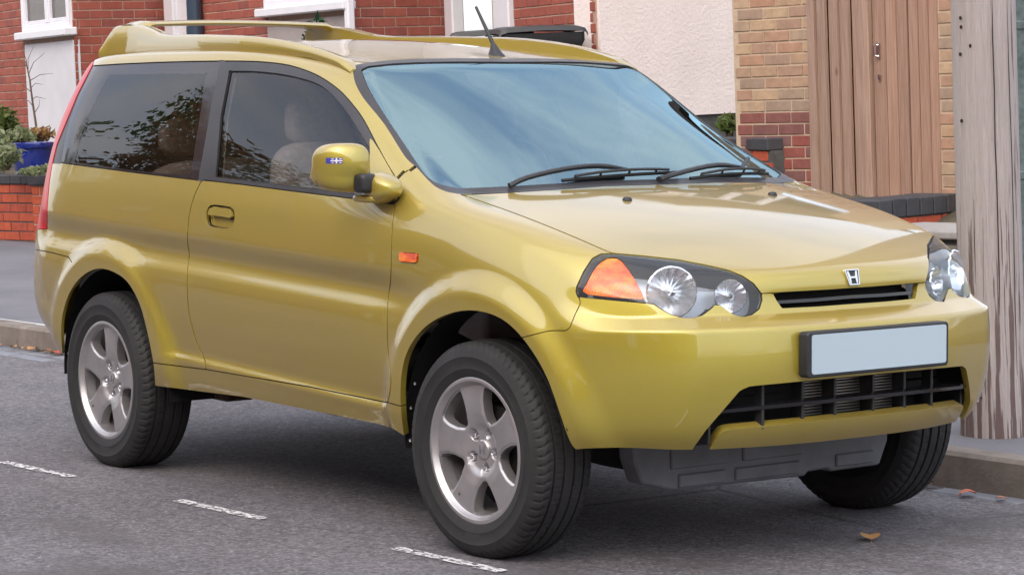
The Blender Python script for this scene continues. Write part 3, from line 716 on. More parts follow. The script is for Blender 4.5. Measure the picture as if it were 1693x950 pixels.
# flag sticker on the mirror shell
hb = BVHTree.FromObject([c for c in mr.children if c.name.startswith('mirror_housing')][0], bpy.context.evaluated_depsgraph_get())
def sticker(u0, v0, u1, v1, mat, name, lift=.0008, par=mr):
    rows = []
    for v in np.linspace(v0, v1, 4):
        row = []
        for u in np.linspace(u0, u1, 5):
            d = CF+(u-IMG_W/2)/F_PX*CR+(IMG_H/2-v)/F_PX*CU; h = hb.ray_cast(Vector(CAM), Vector(d).normalized())
            if h[0] is None: return
            nn = h[1] if h[1].dot(Vector(d)) < 0 else -h[1]; row.append(tuple(h[0]+nn*lift))
        rows.append(row)
    MB().grid(rows).build(name, mat, par)
bpy.context.view_layer.update()
sticker(539, 261, 566.5, 270.5, 'flag_blue', 'flag_sticker')
sticker(547, 264.8, 566.3, 266.9, 'flag_white', 'flag_stripe', .0016); sticker(555.2, 261.2, 557.8, 270.3, 'flag_white', 'flag_stripe', .0018)
sticker(548.5, 262.2, 552, 263.6, 'flag_white', 'flag_stripe', .0016); sticker(561, 262.2, 565, 263.6, 'flag_white', 'flag_stripe', .0016)
sticker(548.5, 268.2, 552, 269.6, 'flag_white', 'flag_stripe', .0016); sticker(561, 268.2, 565, 269.6, 'flag_white', 'flag_stripe', .0016)
# inner lining, cabin
def lining(name, mat, test, inset):
    fs = [f for f, r, c in zip(SK.F, SK.reg, SK.C) if r in ('body', 'door', 'door_window_frame', 'mirror_sail') and test(c)]
    ids = sorted({i for f in fs for i in f}); mp = {i: k for k, i in enumerate(ids)}
    V = np.array([SK.V[i] for i in ids])-np.array([SK.N[i] for i in ids])*inset; F = [tuple(mp[i] for i in f) for f in fs]; k = len(V)
    mk(name, np.vstack([V, V*[1, -1, 1]]), F+[tuple(i+k for i in f[::-1]) for f in F], mat, CAR)
lining('headliner', 'headliner', lambda c: c[2] > 1.46 and c[0] < .35, .03)
lining('cabin_trim', 'interior', lambda c: c[2] <= 1.46 and c[0] < .95 and c[2] > .45, .035)
MB().box(-1.75, 1.05, -.72, .72, .36, .40).build('cabin_floor', 'interior', CAR)
MB().box(-1.72, -1.60, -.66, .66, .42, .98, .03).build('tailgate_trim', 'interior', CAR)
dash = [(.60, .70), (.56, .86), (.58, .97), (.66, 1.01), (.80, 1.02), (1.02, 1.035), (1.05, .95), (1.05, .6)]
bevel(MB().prism(dash, -.70, .70, 'xz').build('dashboard', 'interior', CAR), .02)
MB().box(.60, .78, -.52, -.22, .98, 1.06, .03).build('instrument_hood', 'interior', CAR)
st = empty('steering_wheel', parent=CAR)
ring = [Vector((.47, -.37, .97))+Vector((cos(radians(25))*0, 0, 0))+Vector((-sin(radians(28))*.18*sin(a), .18*cos(a), cos(radians(28))*.18*sin(a))) for a in np.linspace(0, 2*pi, 41)]
MB().tube(ring, .015, 8, cap=False).build('wheel_ring', 'black_plastic', st)
MB().tube([(.47, -.37, .97), (.62, -.37, .90)], [.06, .045], 12).tube([(.47, -.54, .97), (.48, -.37, .965), (.47, -.20, .97)], .016, 6).build('wheel_hub', 'black_plastic', st)
for y_ in (-.36, .36):
    se = empty('seat', parent=CAR)
    sup((-.02, y_, .62), (.26, .25, .09), .4, .4).build('seat_base', 'seat', se, sharp=80)
    def bk(q): q.x -= q.z*.32; return q
    sup((-.30, y_, .90), (.075, .235, .30), .5, .45, bk).build('seat_back', 'seat', se, sharp=80)
    sup((-.43, y_, 1.27), (.05, .13, .09), .6, .55).build('headrest', 'seat', se, sharp=80)
be = empty('rear_bench', parent=CAR)
sup((-.95, 0, .60), (.24, .58, .09), .4, .3).build('bench_base', 'seat', be, sharp=80)
sup((-1.28, 0, .86), (.08, .58, .26), .45, .3, lambda q: Vector((q.x-q.z*.3, q.y, q.z))).build('bench_back', 'seat', be, sharp=80)
for y_ in (-.33, .33): sup((-1.40, y_, 1.20), (.045, .14, .075), .6, .5).build('headrest', 'seat', be, sharp=80)
sup((.33, 0, 1.375), (.018, .12, .032), .6, .6).build('rear_view_mirror', 'black_plastic', CAR)
# floor pan, tray, arch liners
MB().box(-.74, .76, -.77, .77, .345, .395, .01).box(-1.72, 1.50, -.56, .56, .335, .40, .02).build('floor_pan', 'underbody', CAR)
MB().tube([(-.7, -.3, .30), (.6, -.28, .31), (1.2, -.2, .31)], .035, 10).build('exhaust_pipe', 'rust', CAR)
sup((-.25, -.32, .29), (.28, .09, .055), .5, .6).build('exhaust_box', 'underbody', CAR)
m = MB(); m.tube([(-1.15, -.70, .31), (-.78, -.58, .325)], .03, 8).box(-.86, -.66, -.62, -.50, .27, .36, .01); m.build('suspension_arm', 'rust', CAR)
MB().tube([(-1.18, -.7, .31), (-1.18, .7, .31)], .035, 10).build('rear_axle', 'underbody', CAR)
MB().tube([(1.18, -.7, .31), (1.18, .7, .31)], .03, 10).build('drive_shaft', 'underbody', CAR)
sup((1.15, .05, .29), (.28, .36, .10), .5, .5).build('engine_sump', 'underbody', CAR)  # bulk added under the engine to deepen the shade on the road
tray = [(-.52, .375), (-.515, .30), (-.485, .228), (-.37, .198), (.155, .193), (.17, .205), (.25, .207), (.265, .197), (.47, .199), (.505, .275), (.505, .375)]
tr = empty('undertray', parent=CAR)
bevel(MB().prism(tray, 1.47, 1.545, 'yz').build('tray_shell', 'grey_plastic', tr), .008)
for a, b, z0, z1 in ((-.35, -.17, .205, .245), (-.13, .13, .205, .245), (.28, .44, .21, .25), (-.38, -.16, .262, .33), (-.10, .14, .262, .31)):
    MB().box(1.54, 1.552, a, b, z0, z1, .004).build('tray_rib', 'grey_plastic', tr)
MB().box(1.3, 1.84, -.47, .47, .372, .39, .004).build('lower_shield', 'black_plastic', CAR)
for cx in (1.185, -1.165):
    for sy in (-1, 1):
        ln = empty('wheel_liner', parent=CAR); R_ = .42; A_ = [(cx+R_*cos(a), AZ+R_*sin(a)) for a in np.linspace(.22 if cx > 0 else -.12, pi+(.12 if cx > 0 else .05), 30)]
        m = MB(); m.grid([[(x_, sy*y_, z_) for x_, z_ in A_] for y_ in (.800, .70, .42)])
        m.add([(x_, sy*.42, z_) for x_, z_ in A_], [tuple(range(len(A_)))])
        m.build('liner_shell', 'dark_void', ln)
        for a in ((2.75, 2.95, 3.2) if cx > 0 else (3.0, 3.25)):
            q = (cx+(R_-.012)*cos(a), sy*.79, AZ+(R_-.012)*sin(a)); MB().lathe([(.0006, .003), (.004, .002), (.0055, 0)], 10, 'y', q).build('liner_screw', 'lamp_bezel', ln)
# ------------------------------------------------------------------ wheels
TR, TW = .326, .104
def tyre_mesh():
    prof = [(.205, .085), (.214, .094), (.224, .099), (.240, .104), (.244, .1055), (.246, .1045), (.262, .1075), (.276, .1076), (.279, .1088), (.282, .107), (.298, .1025), (.308, .097), (.315, .090), (.320, .083)]
    half = [(r, -h) for r, h in prof]
    tread = []
    gro = [(-.055, .0045), (-.019, .005), (.019, .005), (.055, .0045)]
    hs = sorted(set([round(h, 4) for h in np.linspace(-.080, .080, 17)]+[round(g+d, 4) for g, w in gro for d in (-w, -w*.7, 0, w*.7, w)]))
    for h in hs:
        r = TR-.0045*(abs(h)/.083)**3
        d = max([.0075 if abs(h-g) < w*.75 else 0 for g, w in gro]); tread.append((r-d, h))
    full = half+tread+[(r, h) for r, h in prof[::-1]]
    n = 72*6; V = []
    for r, h in full:
        for k in range(n):
            a = 2*pi*k/n; rr = r
            if abs(h) > .064 and abs(h) < .0985 and r > .30:         # shoulder cuts
                if int((k+(abs(h)-.064)*120)) % 6 == 0: rr -= .0055
            elif abs(h) < .05 and r > .31 and .022 < abs(h):
                if int(k+h*300+2) % 9 == 0: rr -= .004
            if .2795 < r < .2825: rr = r
            x_, z_ = rr*cos(a), rr*sin(a); hh_ = h
            if z_ < -.3175:
                z_ = -.3175
            if z_ < -.25 and .235 < r < .3: hh_ = h*(1+.025*smooth01((-z_-.25)/.05))
            V.append((x_, hh_, z_))
    m = len(full); F = [(i*n+k, i*n+(k+1) % n, (i+1)*n+(k+1) % n, (i+1)*n+k) for i in range(m-1) for k in range(n)]
    return V, F
def rim_parts():
    nr, na = 30, 300; rs = np.linspace(.030, .196, nr); V = []; 
    def polyo():
        return np.array([(.104, -.004), (.104, .004), (.122, .022), (.150, .039), (.175, .047), (.180, .02), (.181, 0), (.180, -.02), (.175, -.047), (.150, -.039), (.122, -.022)])
    PO = polyo()
    def phi(P):
        P = np.asarray(P); best = np.full(len(P), 9.)
        for k in range(5):
            a = radians(36+72*k); u = P[:, 0]*cos(a)+P[:, 2]*sin(a); v = -P[:, 0]*sin(a)+P[:, 2]*cos(a)
            best = np.minimum(best, sdf(np.stack([u, v], 1), PO)-.011)
        return best
    prof = [(.030, -.058), (.040, -.060), (.060, -.061), (.080, -.072), (.11, -.080), (.15, -.083), (.185, -.083), (.196, -.080)]
    pa = np.array(prof); G = []
    for r in rs:
        for k in range(na):
            a = 2*pi*k/na; G.append((r*cos(a), np.interp(r, pa[:, 0], pa[:, 1]), r*sin(a)))
    G = np.array(G); ph = phi(G); rr = np.hypot(G[:, 0], G[:, 2])
    G[:, 1] += .006*smooth01((.008-ph)/.008)*smooth01((rr-.06)/.03)                     # rolled spoke edges
    th = np.arctan2(G[:, 2], G[:, 0]); 
    for k in range(5):                                                            # nut pockets
        a = radians(36+72*k); d = np.hypot(G[:, 0]-.057*cos(a), G[:, 2]-.057*sin(a)); G[:, 1] += .014*smooth01((.019-d)/.006)
    F = [(i*na+k, (i+1)*na+k, (i+1)*na+(k+1) % na, i*na+(k+1) % na) for i in range(nr-1) for k in range(na)]
    S = Skin(G, G*0, F, [0]*len(F)); S.N = [(0, -1, 0)]*len(S.V)
    S.cut(phi, 0., list(range(len(F))))
    d = phi(np.array(S.C)); keep = [f for f, t in zip(S.F, d) if t > 0]
    ids = sorted({i for f in keep for i in f}); mp = {i: k for k, i in enumerate(ids)}; Vv = [S.V[i] for i in ids]; Ff = [tuple(mp[i] for i in f) for f in keep]
    cnt = {}
    for f in Ff:
        for a in range(len(f)): cnt[(f[a], f[(a+1) % len(f)])] = 1
    bd = [e for e in cnt if (e[1], e[0]) not in cnt and .05 < math.hypot(Vv[e[0]][0], Vv[e[0]][2]) < .194]
    ring = {}
    def deep(i):
        if i not in ring:
            p = Vector(Vv[i]); s_ = []
            # draft: openings narrow with depth
            for t_, sc in ((.004, 1.0), (.022, .985), (.034, .975)): s_.append(len(Vv)); Vv.append((p.x*(sc), p.y+t_, p.z*(sc)))
            ring[i] = s_
        return ring[i]
    for a, b in bd:
        A, Bq = [a]+deep(a), [b]+deep(b)
        for k in range(3): Ff.append((Bq[k], A[k], A[k+1], Bq[k+1]))
    return Vv, Ff
TV, TF = tyre_mesh(); RV, RF = rim_parts()
barrel = MB().lathe([(.196, -.080), (.2, -.0835), (.203, -.092), (.207, -.0975), (.213, -.0985), (.218, -.096), (.2195, -.091), (.216, -.086), (.206, -.083), (.196, -.06), (.188, .02), (.186, .09), (.21, .095)], 96)
def build_wheel(loc, spoke, rotz):
    w_ = empty('wheel', parent=CAR); w_.location = loc; w_.rotation_euler = (0, 0, rotz)
    def put(o, spin=False):
        if spin: o.rotation_euler = (0, -radians(spoke), 0)
        return o
    return w_
wheels = []
first = {}
for (loc, spoke, rz) in (((1.18, -.7375, .318), 100, radians(2.84)), ((-1.18, -.7375, .318), 83, 0), ((1.18, .7375, .318), 60, pi+radians(2.84)), ((-1.18, .7375, .318), 20, pi)):
    w_ = empty('wheel', parent=CAR); w_.location = loc; w_.rotation_euler = (0, 0, rz)
    def part(name, maker, spin=True):
        if name in first: o = bpy.data.objects.new(name.split('#')[0], first[name]); COL.objects.link(o)
        else: o = maker(); first[name] = o.data
        o.parent = w_
        if spin: o.rotation_euler = (0, -radians(spoke), 0)
        return o
    part('tyre', lambda: mk('tyre', TV, TF, 'tyre', sharp=38), False)
    part('rim', lambda: fixn(mk('rim', RV, RF, 'alloy', sharp=42)))
    part('rim_barrel', lambda: barrel.build('rim_barrel', 'alloy', sharp=40), False)
    part('hub_cap', lambda: MB().lathe([(.0006, -.0665), (.02, -.0665), (.026, -.0655), (.0295, -.062), (.0305, -.05)], 40).build('hub_cap', 'alloy'))
    def hl():
        m = MB()
        for q in ([(-.013, .013), (-.008, .013), (-.005, .002), (-.005, -.002), (-.008, -.013), (-.012, -.013)], [(.008, .013), (.013, .013), (.012, -.013), (.008, -.013), (.005, -.002), (.005, .002)], [(-.005, .002), (.005, .002), (.005, -.002), (-.005, -.002)]): m.prism(q, -.068, -.060)
        return m.build('cap_letter', 'grey_plastic', smooth=False)
    part('cap_letter', hl).rotation_euler = (0, -radians(spoke-100), 0)
    for k in range(5):
        a = radians(36+72*k)
        part('lug_nut#%d' % k, lambda: MB().lathe([(.0005, -.066), (.006, -.066), (.0085, -.063), (.0095, -.052), (.0095, -.045)], 6, 'y', (.057*cos(a), 0, .057*sin(a))).build('lug_nut', 'chrome')).name = 'lug_nut'
    part('valve_stem', lambda: MB().tube([(.178*cos(2.4), -.07, .178*sin(2.4)), (.165*cos(2.4), -.085, .165*sin(2.4))], .004, 8).build('valve_stem', 'black_plastic'))
    part('brake_disc', lambda: MB().lathe([(.03, -.02), (.128, -.02), (.130, -.018), (.130, .0), (.03, .002)], 48).build('brake_disc', 'underbody'), False)
    part('inner_cover', lambda: MB().lathe([(.001, .0965), (.214, .0965)], 48).build('inner_cover', 'dark_void'), False)  # added dark disc, stands in for shade on the wheel's inner side
    part('wheel_back', lambda: MB().lathe([(.001, .03), (.186, .03)], 48).build('wheel_back', 'dark_void'), False)  # dark disc stands in for the shade seen between the spokes
# ------------------------------------------------------------------ ground
m, nt, bs = newmat('asphalt'); v = coords(nt)
big = noise(nt, v, .55, 5, .6); fine = mixc(nt, .5, noise(nt, v, 95, 3, .8), noise(nt, v, 34, 4, .75)); spk = N(nt, 'TexVoronoi'); spk.inputs['Scale'].default_value = 120; nt.links.new(v, spk.inputs['Vector'])
c1 = ramp(nt, big, [(.3, (.085, .080, .088)), (.55, (.125, .117, .128)), (.75, (.165, .155, .168))]).outputs[0]
c2 = mixc(nt, .85, c1, ramp(nt, fine, [(.36, (.22,)*3), (.62, (.78,)*3)]).outputs[0], 'OVERLAY')
agg = N(nt, 'TexVoronoi'); agg.inputs['Scale'].default_value = 62; nt.links.new(v, agg.inputs['Vector']); agb = N(nt, 'RGBToBW'); nt.links.new(agg.outputs['Color'], agb.inputs[0])
c2 = mixc(nt, .5, c2, ramp(nt, agb.outputs[0], [(.25, (.26,)*3), (.75, (.74,)*3)]).outputs[0], 'OVERLAY')
sp2 = ramp(nt, spk.outputs['Color'], [(.72, (0, 0, 0)), (.92, (.75,)*3)]).outputs[0]
c3 = mixc(nt, sp2, c2, (.30, .285, .285)); 
st = coords(nt, 'Object', (.25, 2.2, 1)); c4 = mixc(nt, ramp(nt, noise(nt, st, 1.6, 6, .6), [(.52, (0, 0, 0)), (.72, (.55,)*3)]).outputs[0], c3, (.085, .077, .08))
c5 = mixc(nt, ramp(nt, noise(nt, coords(nt, 'Object', (.8, 1.3, 1)), .95, 7, .62), [(.53, (0, 0, 0)), (.62, (.6,)*3)]).outputs[0], c4, (.072, .064, .066))
cr = N(nt, 'TexVoronoi', feature='DISTANCE_TO_EDGE'); cr.inputs['Scale'].default_value = 1.1; wv_ = mixc(nt, .12, v, N(nt, 'TexNoise').outputs['Color']); nt.links.new(wv_, cr.inputs['Vector'])
gate_ = ramp(nt, noise(nt, v, .5, 3), [(.52, (0, 0, 0)), (.6, (.75,)*3)]).outputs[0]
crm = mixc(nt, 1., ramp(nt, cr.outputs['Distance'], [(.004, (1, 1, 1)), (.012, (0, 0, 0))]).outputs[0], gate_, 'MULTIPLY')
c6 = mixc(nt, crm, c5, (.035, .032, .033))
nt.links.new(c6, bs.inputs['Base Color']); bs.inputs['Roughness'].default_value = .85
bump(nt, bs, mixc(nt, .5, fine, spk.outputs['Distance']), .55, .006)
m, nt, bs = newmat('pavement'); v = coords(nt); fine = noise(nt, v, 70, 3, .7)
c1 = ramp(nt, noise(nt, v, .9, 6, .6), [(.3, (.11, .11, .125)), (.7, (.175, .172, .19))]).outputs[0]
nt.links.new(mixc(nt, .4, c1, ramp(nt, fine, [(.3, (.35,)*3), (.7, (.65,)*3)]).outputs[0], 'OVERLAY'), bs.inputs['Base Color']); bs.inputs['Roughness'].default_value = .85; bump(nt, bs, fine, .35, .004)
def stone(name, a, b, sc=7, rough=.85, bmp=.4, objv=True):
    m, nt, bs = newmat(name); v = coords(nt); c = ramp(nt, noise(nt, v, sc, 7, .65), [(.3, a), (.7, b)]).outputs[0]
    if objv:
        oi = N(nt, 'ObjectInfo'); c = mixc(nt, .35, c, ramp(nt, oi.outputs['Random'], [(0, (.3,)*3), (1, (.68,)*3)]).outputs[0], 'OVERLAY')
    nt.links.new(c, bs.inputs['Base Color']); bs.inputs['Roughness'].default_value = rough; bump(nt, bs, noise(nt, v, 60, 4, .6), bmp, .006)
stone('kerb_stone', (.15, .125, .105), (.27, .235, .205)); stone('gutter_stone', (.13, .14, .165), (.24, .25, .28)); stone('slab', (.27, .25, .235), (.38, .36, .34))
stone('garden_soil', (.06, .05, .035), (.13, .11, .07), 5)
m, nt, bs = newmat('road_paint'); v = coords(nt)
bs.inputs['Base Color'].default_value = (.70, .69, .70, 1); bs.inputs['Roughness'].default_value = .8
nt.links.new(ramp(nt, noise(nt, coords(nt, 'Object', (1, 2.2, 1)), 30, 6, .75), [(.465, (0, 0, 0)), (.52, (1, 1, 1))]).outputs[0], bs.inputs['Alpha'])
KY = 1.158                                  # kerb line in the street frame
_a = math.atan(ROAD_DIR); S4 = M4 @ Matrix.Translation((0, KY, 0)) @ Matrix.Rotation(_a, 4, 'Z')      # kerb frame: x along, y away from the road
SINV = np.array((Matrix.Translation((0, KY, 0)) @ Matrix.Rotation(_a, 4, 'Z')).inverted())
def kf(p): p = np.append(np.array(p, float), 1); return (SINV@p)[:3]
def rays(u, v, g):
    """photo pixel -> kerb-frame point on the ground profile z = g(y)"""
    d = CF+(u-IMG_W/2)/F_PX*CR+(IMG_H/2-v)/F_PX*CU
    lo, hi = 3., 60.
    for _ in range(50):
        mid = (lo+hi)/2; p = kf(CAM+d*mid)
        if p[2] > g(p[1]): lo = mid
        else: hi = mid
    return kf(CAM+d*lo)
def ground_z(y):            # kerb frame: road, pavement, bank
    return float(np.interp(y, [-60, 0, .001, 3.2, 60], [0, 0, .125, .17, .17]))
g = MB(); ys = [-60, -20, -8, -4, -2, -1, .02]; g.grid([[(x_, y_, 0) for y_ in ys] for x_ in np.linspace(-80, 60, 29)])
tag(g.build('road', 'asphalt', mtx=S4, smooth=False), kind='structure')
g = MB(); ys = [.13, .6, 1.3, 2.0, 2.6, 3.4]; g.grid([[(x_, y_, np.interp(y_, [0, 3.2, 99], [.122, .17, .17])) for y_ in ys] for x_ in np.linspace(-80, 60, 57)])
tag(g.build('pavement', 'pavement', mtx=S4, smooth=True), kind='structure')
kb = empty('kerb', mat=S4); tag(kb, kind='structure')
km = MB().box(-.447, .447, 0, .135, -.05, .125, .014).build('kerb_stone', 'kerb_stone', kb); km.location = (1.33-.9*14, 0, 0)
for i in range(1, 18):
    o = km.copy(); COL.objects.link(o); o.location = (1.33-.9*14+i*.9, random.uniform(-.004, .004), random.uniform(-.004, .004)); o.rotation_euler = (random.uniform(-.01, .01), 0, random.uniform(-.004, .004))
MB().box(-80, -12.1, 0, .135, -.05, .124).build('kerb_run', 'kerb_stone', kb); MB().box(4.2, 60, 0, .135, -.05, .124).build('kerb_run', 'kerb_stone', kb)
gt = empty('gutter', mat=S4); tag(gt, kind='structure')
gm = MB().box(-.19, .19, -.052, .052, -.03, .006, .004).build('gutter_sett', 'gutter_stone', gt); gm.location = (3, -.07, 0)
for r_, y_ in enumerate((-.075, -.19)):
    x_ = -11.5+.2*r_
    while x_ < 3.6:
        if not (r_ and random.random() < .25):
            o = gm.copy(); COL.objects.link(o); o.location = (x_, y_+random.uniform(-.008, .008), random.uniform(-.006, 0)); o.rotation_euler = (0, 0, random.uniform(-.03, .03)); o.scale = (random.uniform(.8, 1.0), random.uniform(.85, 1), 1)
        x_ += .40
# broken white line, three dashes in view and those beyond
dl = empty('road_marking', mat=S4); tag(dl, kind='structure')
d0 = [rays(u, v, lambda y: 0) for u, v in ((-60, 747), (132, 794), (282, 829), (440, 858), (655, 906), (845, 948))]
yl = np.mean([p[1] for p in d0]); pit = (d0[4][0]-d0[2][0]); ln_ = abs(d0[3][0]-d0[2][0])
for k in range(-5, 4):
    x0 = d0[2][0]+k*pit; MB().grid([[(x0+t*ln_, yl+w_, .004) for w_ in (-.024, .024)] for t in np.linspace(0, 1, 9)]).build('dash', 'road_paint', dl)
# fallen leaves and grit
m, nt, bs = newmat('dry_leaf'); oi = N(nt, 'ObjectInfo'); nt.links.new(ramp(nt, oi.outputs['Random'], [(0, (.42, .24, .10)), (.5, (.30, .13, .05)), (.8, (.5, .36, .2)), (1, (.45, .08, .05))]).outputs[0], bs.inputs['Base Color']); bs.inputs['Roughness'].default_value = .7
def leaf_mesh(L=.07, Wd=.03):
    rows = []
    for t in np.linspace(0, 1, 9):
        w_ = Wd*sin(pi*t**.8)**.8+.0012; z_ = .004+.012*sin(pi*t)+.004*t; rows.append([(L*(t-.5), -w_, z_+.006), (L*(t-.5), 0, z_), (L*(t-.5), w_, z_+.007)])
    m = MB().grid(rows); m.tube([(-L*.5, 0, .004), (-L*.72, .004, .003)], .0012, 4); return m
p = rays(1438, 893, lambda y: 0); lf = leaf_mesh().build('fallen_leaf', 'dry_leaf'); lf.matrix_world = S4 @ Matrix.Translation((p[0], p[1], 0)) @ Matrix.Rotation(2.45, 4, 'Z')
tag(lf, 'single curled tan leaf lying on the road in front of the car', 'leaf')
for i, (u, v) in enumerate(((28, 571), (45, 575), (14, 563), (95, 587), (103, 583), (72, 577), (60, 581), (1600, 822), (1655, 829), (1530, 806))):
    p = rays(u, v, lambda y: 0); o = bpy.data.objects.new('fallen_leaf', lf.data); COL.objects.link(o); p[1] = min(p[1], -.04)
    o.matrix_world = S4 @ Matrix.Translation((p[0], p[1], .006)) @ Matrix.Rotation(random.uniform(0, 6), 4, 'Z') @ Matrix.Scale(random.uniform(.5, .95), 4)
    tag(o, 'small dry leaf lying in the gutter against the kerb', 'leaf', 'leaves in the gutter')
m = MB()
for _ in range(900):
    x_, y_ = random.uniform(-9, 4), -abs(random.gauss(0, .16))-.01 if random.random() < .6 else random.uniform(-3.2, 0); r_ = random.uniform(.002, .006)
    a = [(x_+r_*cos(t), y_+r_*sin(t), 0) for t in (0, 2.1, 4.2)]; m.add(a+[(x_, y_, r_*1.1)], [(0, 1, 3), (1, 2, 3), (2, 0, 3)])
tag(m.build('loose_grit', 'kerb_stone', mtx=S4, smooth=False), 'loose grit and small stones scattered along the gutter', 'grit', kind='stuff')

# ------------------------------------------------------------------ houses across the pavement
def brickmat(name, cols, rough=.85):
    m, nt, bs = newmat(name); oi = N(nt, 'ObjectInfo'); v = coords(nt)
    n_ = len(cols); c = ramp(nt, oi.outputs['Random'], [(i/(n_-1) if n_ > 1 else 0, q) for i, q in enumerate(cols)]).outputs[0]
    # decorrelate the grain from brick to brick
    ad = N(nt, 'VectorMath', operation='ADD'); sc = N(nt, 'VectorMath', operation='SCALE'); sc.inputs[3].default_value = 37.
    nt.links.new(oi.outputs['Location'], sc.inputs[0]); nt.links.new(v, ad.inputs[0]); nt.links.new(sc.outputs[0], ad.inputs[1])
    g_ = noise(nt, ad.outputs[0], 14, 7, .7)
    c = mixc(nt, .55, c, ramp(nt, g_, [(.3, (.3,)*3), (.7, (.66,)*3)]).outputs[0], 'OVERLAY')
    nt.links.new(c, bs.inputs['Base Color']); bs.inputs['Roughness'].default_value = rough; bump(nt, bs, noise(nt, ad.outputs[0], 45, 4, .7), .5, .005)
brickmat('brick_red', [(.28, .068, .045), (.33, .090, .060), (.30, .078, .055), (.24, .070, .055)])
brickmat('brick_buff', [(.42, .27, .16), (.36, .24, .16), (.40, .22, .14), (.30, .22, .16), (.45, .31, .19)])
brickmat('brick_purple', [(.16, .075, .07), (.22, .075, .06), (.25, .065, .05), (.14, .09, .09)])
brickmat('brick_orange', [(.44, .085, .035), (.40, .075, .035), (.36, .065, .035)])
brickmat('brick_slate', [(.035, .038, .046), (.05, .052, .06), (.045, .042, .046)], .6)
stone('mortar', (.36, .24, .18), (.46, .33, .26), 20, objv=False); stone('mortar_dark', (.05, .05, .05), (.10, .10, .095), 20, objv=False); stone('mortar_buff', (.42, .32, .22), (.52, .41, .30), 20, objv=False)
m, nt, bs = newmat('brickwork'); v = coords(nt, 'Generated'); bt_ = N(nt, 'TexBrick'); bt_.inputs['Scale'].default_value = 1.0
tc = coords(nt); bt_.inputs['Brick Width'].default_value = .225; bt_.inputs['Row Height'].default_value = .075; bt_.inputs['Mortar Size'].default_value = .006
for k_, c_ in (('Color1', (.33, .075, .045)), ('Color2', (.26, .06, .045)), ('Mortar', (.42, .3, .23))): bt_.inputs[k_].default_value = (*c_, 1)
sx = N(nt, 'SeparateXYZ'); cx_ = N(nt, 'CombineXYZ'); nt.links.new(tc, sx.inputs[0]); nt.links.new(sx.outputs[0], cx_.inputs[0]); nt.links.new(sx.outputs[2], cx_.inputs[1])
nt.links.new(cx_.outputs[0], bt_.inputs['Vector']); nt.links.new(bt_.outputs[0], bs.inputs['Base Color']); bs.inputs['Roughness'].default_value = .85
simple('render_white', (.62, .62, .66), .85, var=.06, vscale=3, bmp=.25, bscale=60); simple('render_grey', (.34, .30, .29), .9, var=.12, vscale=5, bmp=.3, bscale=50)
m, nt, bs = newmat('pebble_dash'); v = coords(nt); nt.links.new(ramp(nt, noise(nt, v, 2.2, 6), [(.3, (.76, .66, .62)), (.7, (.84, .74, .70))]).outputs[0], bs.inputs['Base Color']); bs.inputs['Roughness'].default_value = .9; bump(nt, bs, noise(nt, v, 34, 5, .7), .55, .02)
simple('white_plastic', (.72, .72, .76), .35, var=.04); simple('pipe_blue', (.035, .06, .095), .3, coat=.3); simple('roof_tile', (.09, .05, .045), .8, var=.3, vscale=9)
simple('net_curtain', (.52, .54, .62), .9, var=.08, vscale=20); simple('dark_room', (.03, .028, .026), .9); simple('door_green', (.27, .28, .22), .6, var=.15, vscale=3); simple('door_brown', (.075, .06, .05), .8, var=.3, vscale=4)  # near-black and dark brown here stand in for shade behind openings
simple('bin_black', (.016, .017, .02), .45, var=.3, vscale=7)
BRICK = {}
def brick_mesh(w_, h_, mat):
    k = (round(w_, 3), round(h_, 3), mat)
    if k not in BRICK:
        me = bpy.data.meshes.new('brick'); b = MB().box(-w_/2, w_/2, -.012, .012, -h_/2, h_/2, .003); me.from_pydata(b.v, [], b.f); me.materials.append(MATS[mat]); BRICK[k] = me
    return BRICK[k]
GZ = .55                # ground level of the gardens, above road level, true-vertical frame
class Wall:
    """vertical wall between two photo columns at two distances; local x along the wall, y out of it, z up"""
    def __init__(s, u0, d0, u1, d1, vref=120):
        a, b = W(at_depth(u0, vref, d0)), W(at_depth(u1, vref, d1)); s.o = Vector((a.x, a.y, 0)); e = Vector((b.x-a.x, b.y-a.y, 0)); s.L = e.length; e.normalize()
        n = Vector((e.y, -e.x, 0)); c = Vector(wc)
        if n.dot(Vector((c.x, c.y, 0))-s.o) < 0: n = -n
        s.e, s.n = e, n; s.m = Matrix([[e.x, n.x, 0, s.o.x], [e.y, n.y, 0, s.o.y], [0, 0, 1, 0], [0, 0, 0, 1]])
    def at(s, u, v, off=0.0):
        """photo pixel -> (along, height) on the wall face shifted out by off"""
        d = Vector(M3@(CF+(u-IMG_W/2)/F_PX*CR+(IMG_H/2-v)/F_PX*CU)); c = Vector(wc)
        t = (s.o+s.n*off-c).dot(s.n)/d.dot(s.n); p = c+d*t; return (p-s.o).dot(s.e), p.z
    def rect(s, u0, v0, u1, v1, off=0.):
        a0, z1 = s.at(u0, v0, off); a1, z0 = s.at(u1, v1, off); return a0, a1, z0, z1
def slab(wl, house, mat, z0, z1, a0=None, a1=None, name='wall', th=.25, hand=1):
    a0 = 0 if a0 is None else a0; a1 = wl.L if a1 is None else a1
    o = MB().box(a0, a1, -th, 0, z0, z1).build(name, mat, house, smooth=False); o.matrix_parent_inverse = house.matrix_world.inverted(); o.matrix_basis = wl.m.copy(); return o
def onwall(wl, m, name, mat, parent, bev=0, smooth=False):
    o = m.build(name, mat, None, smooth=smooth); o.parent = parent; o.matrix_parent_inverse = parent.matrix_world.inverted(); o.matrix_basis = wl.m.copy()
    return o
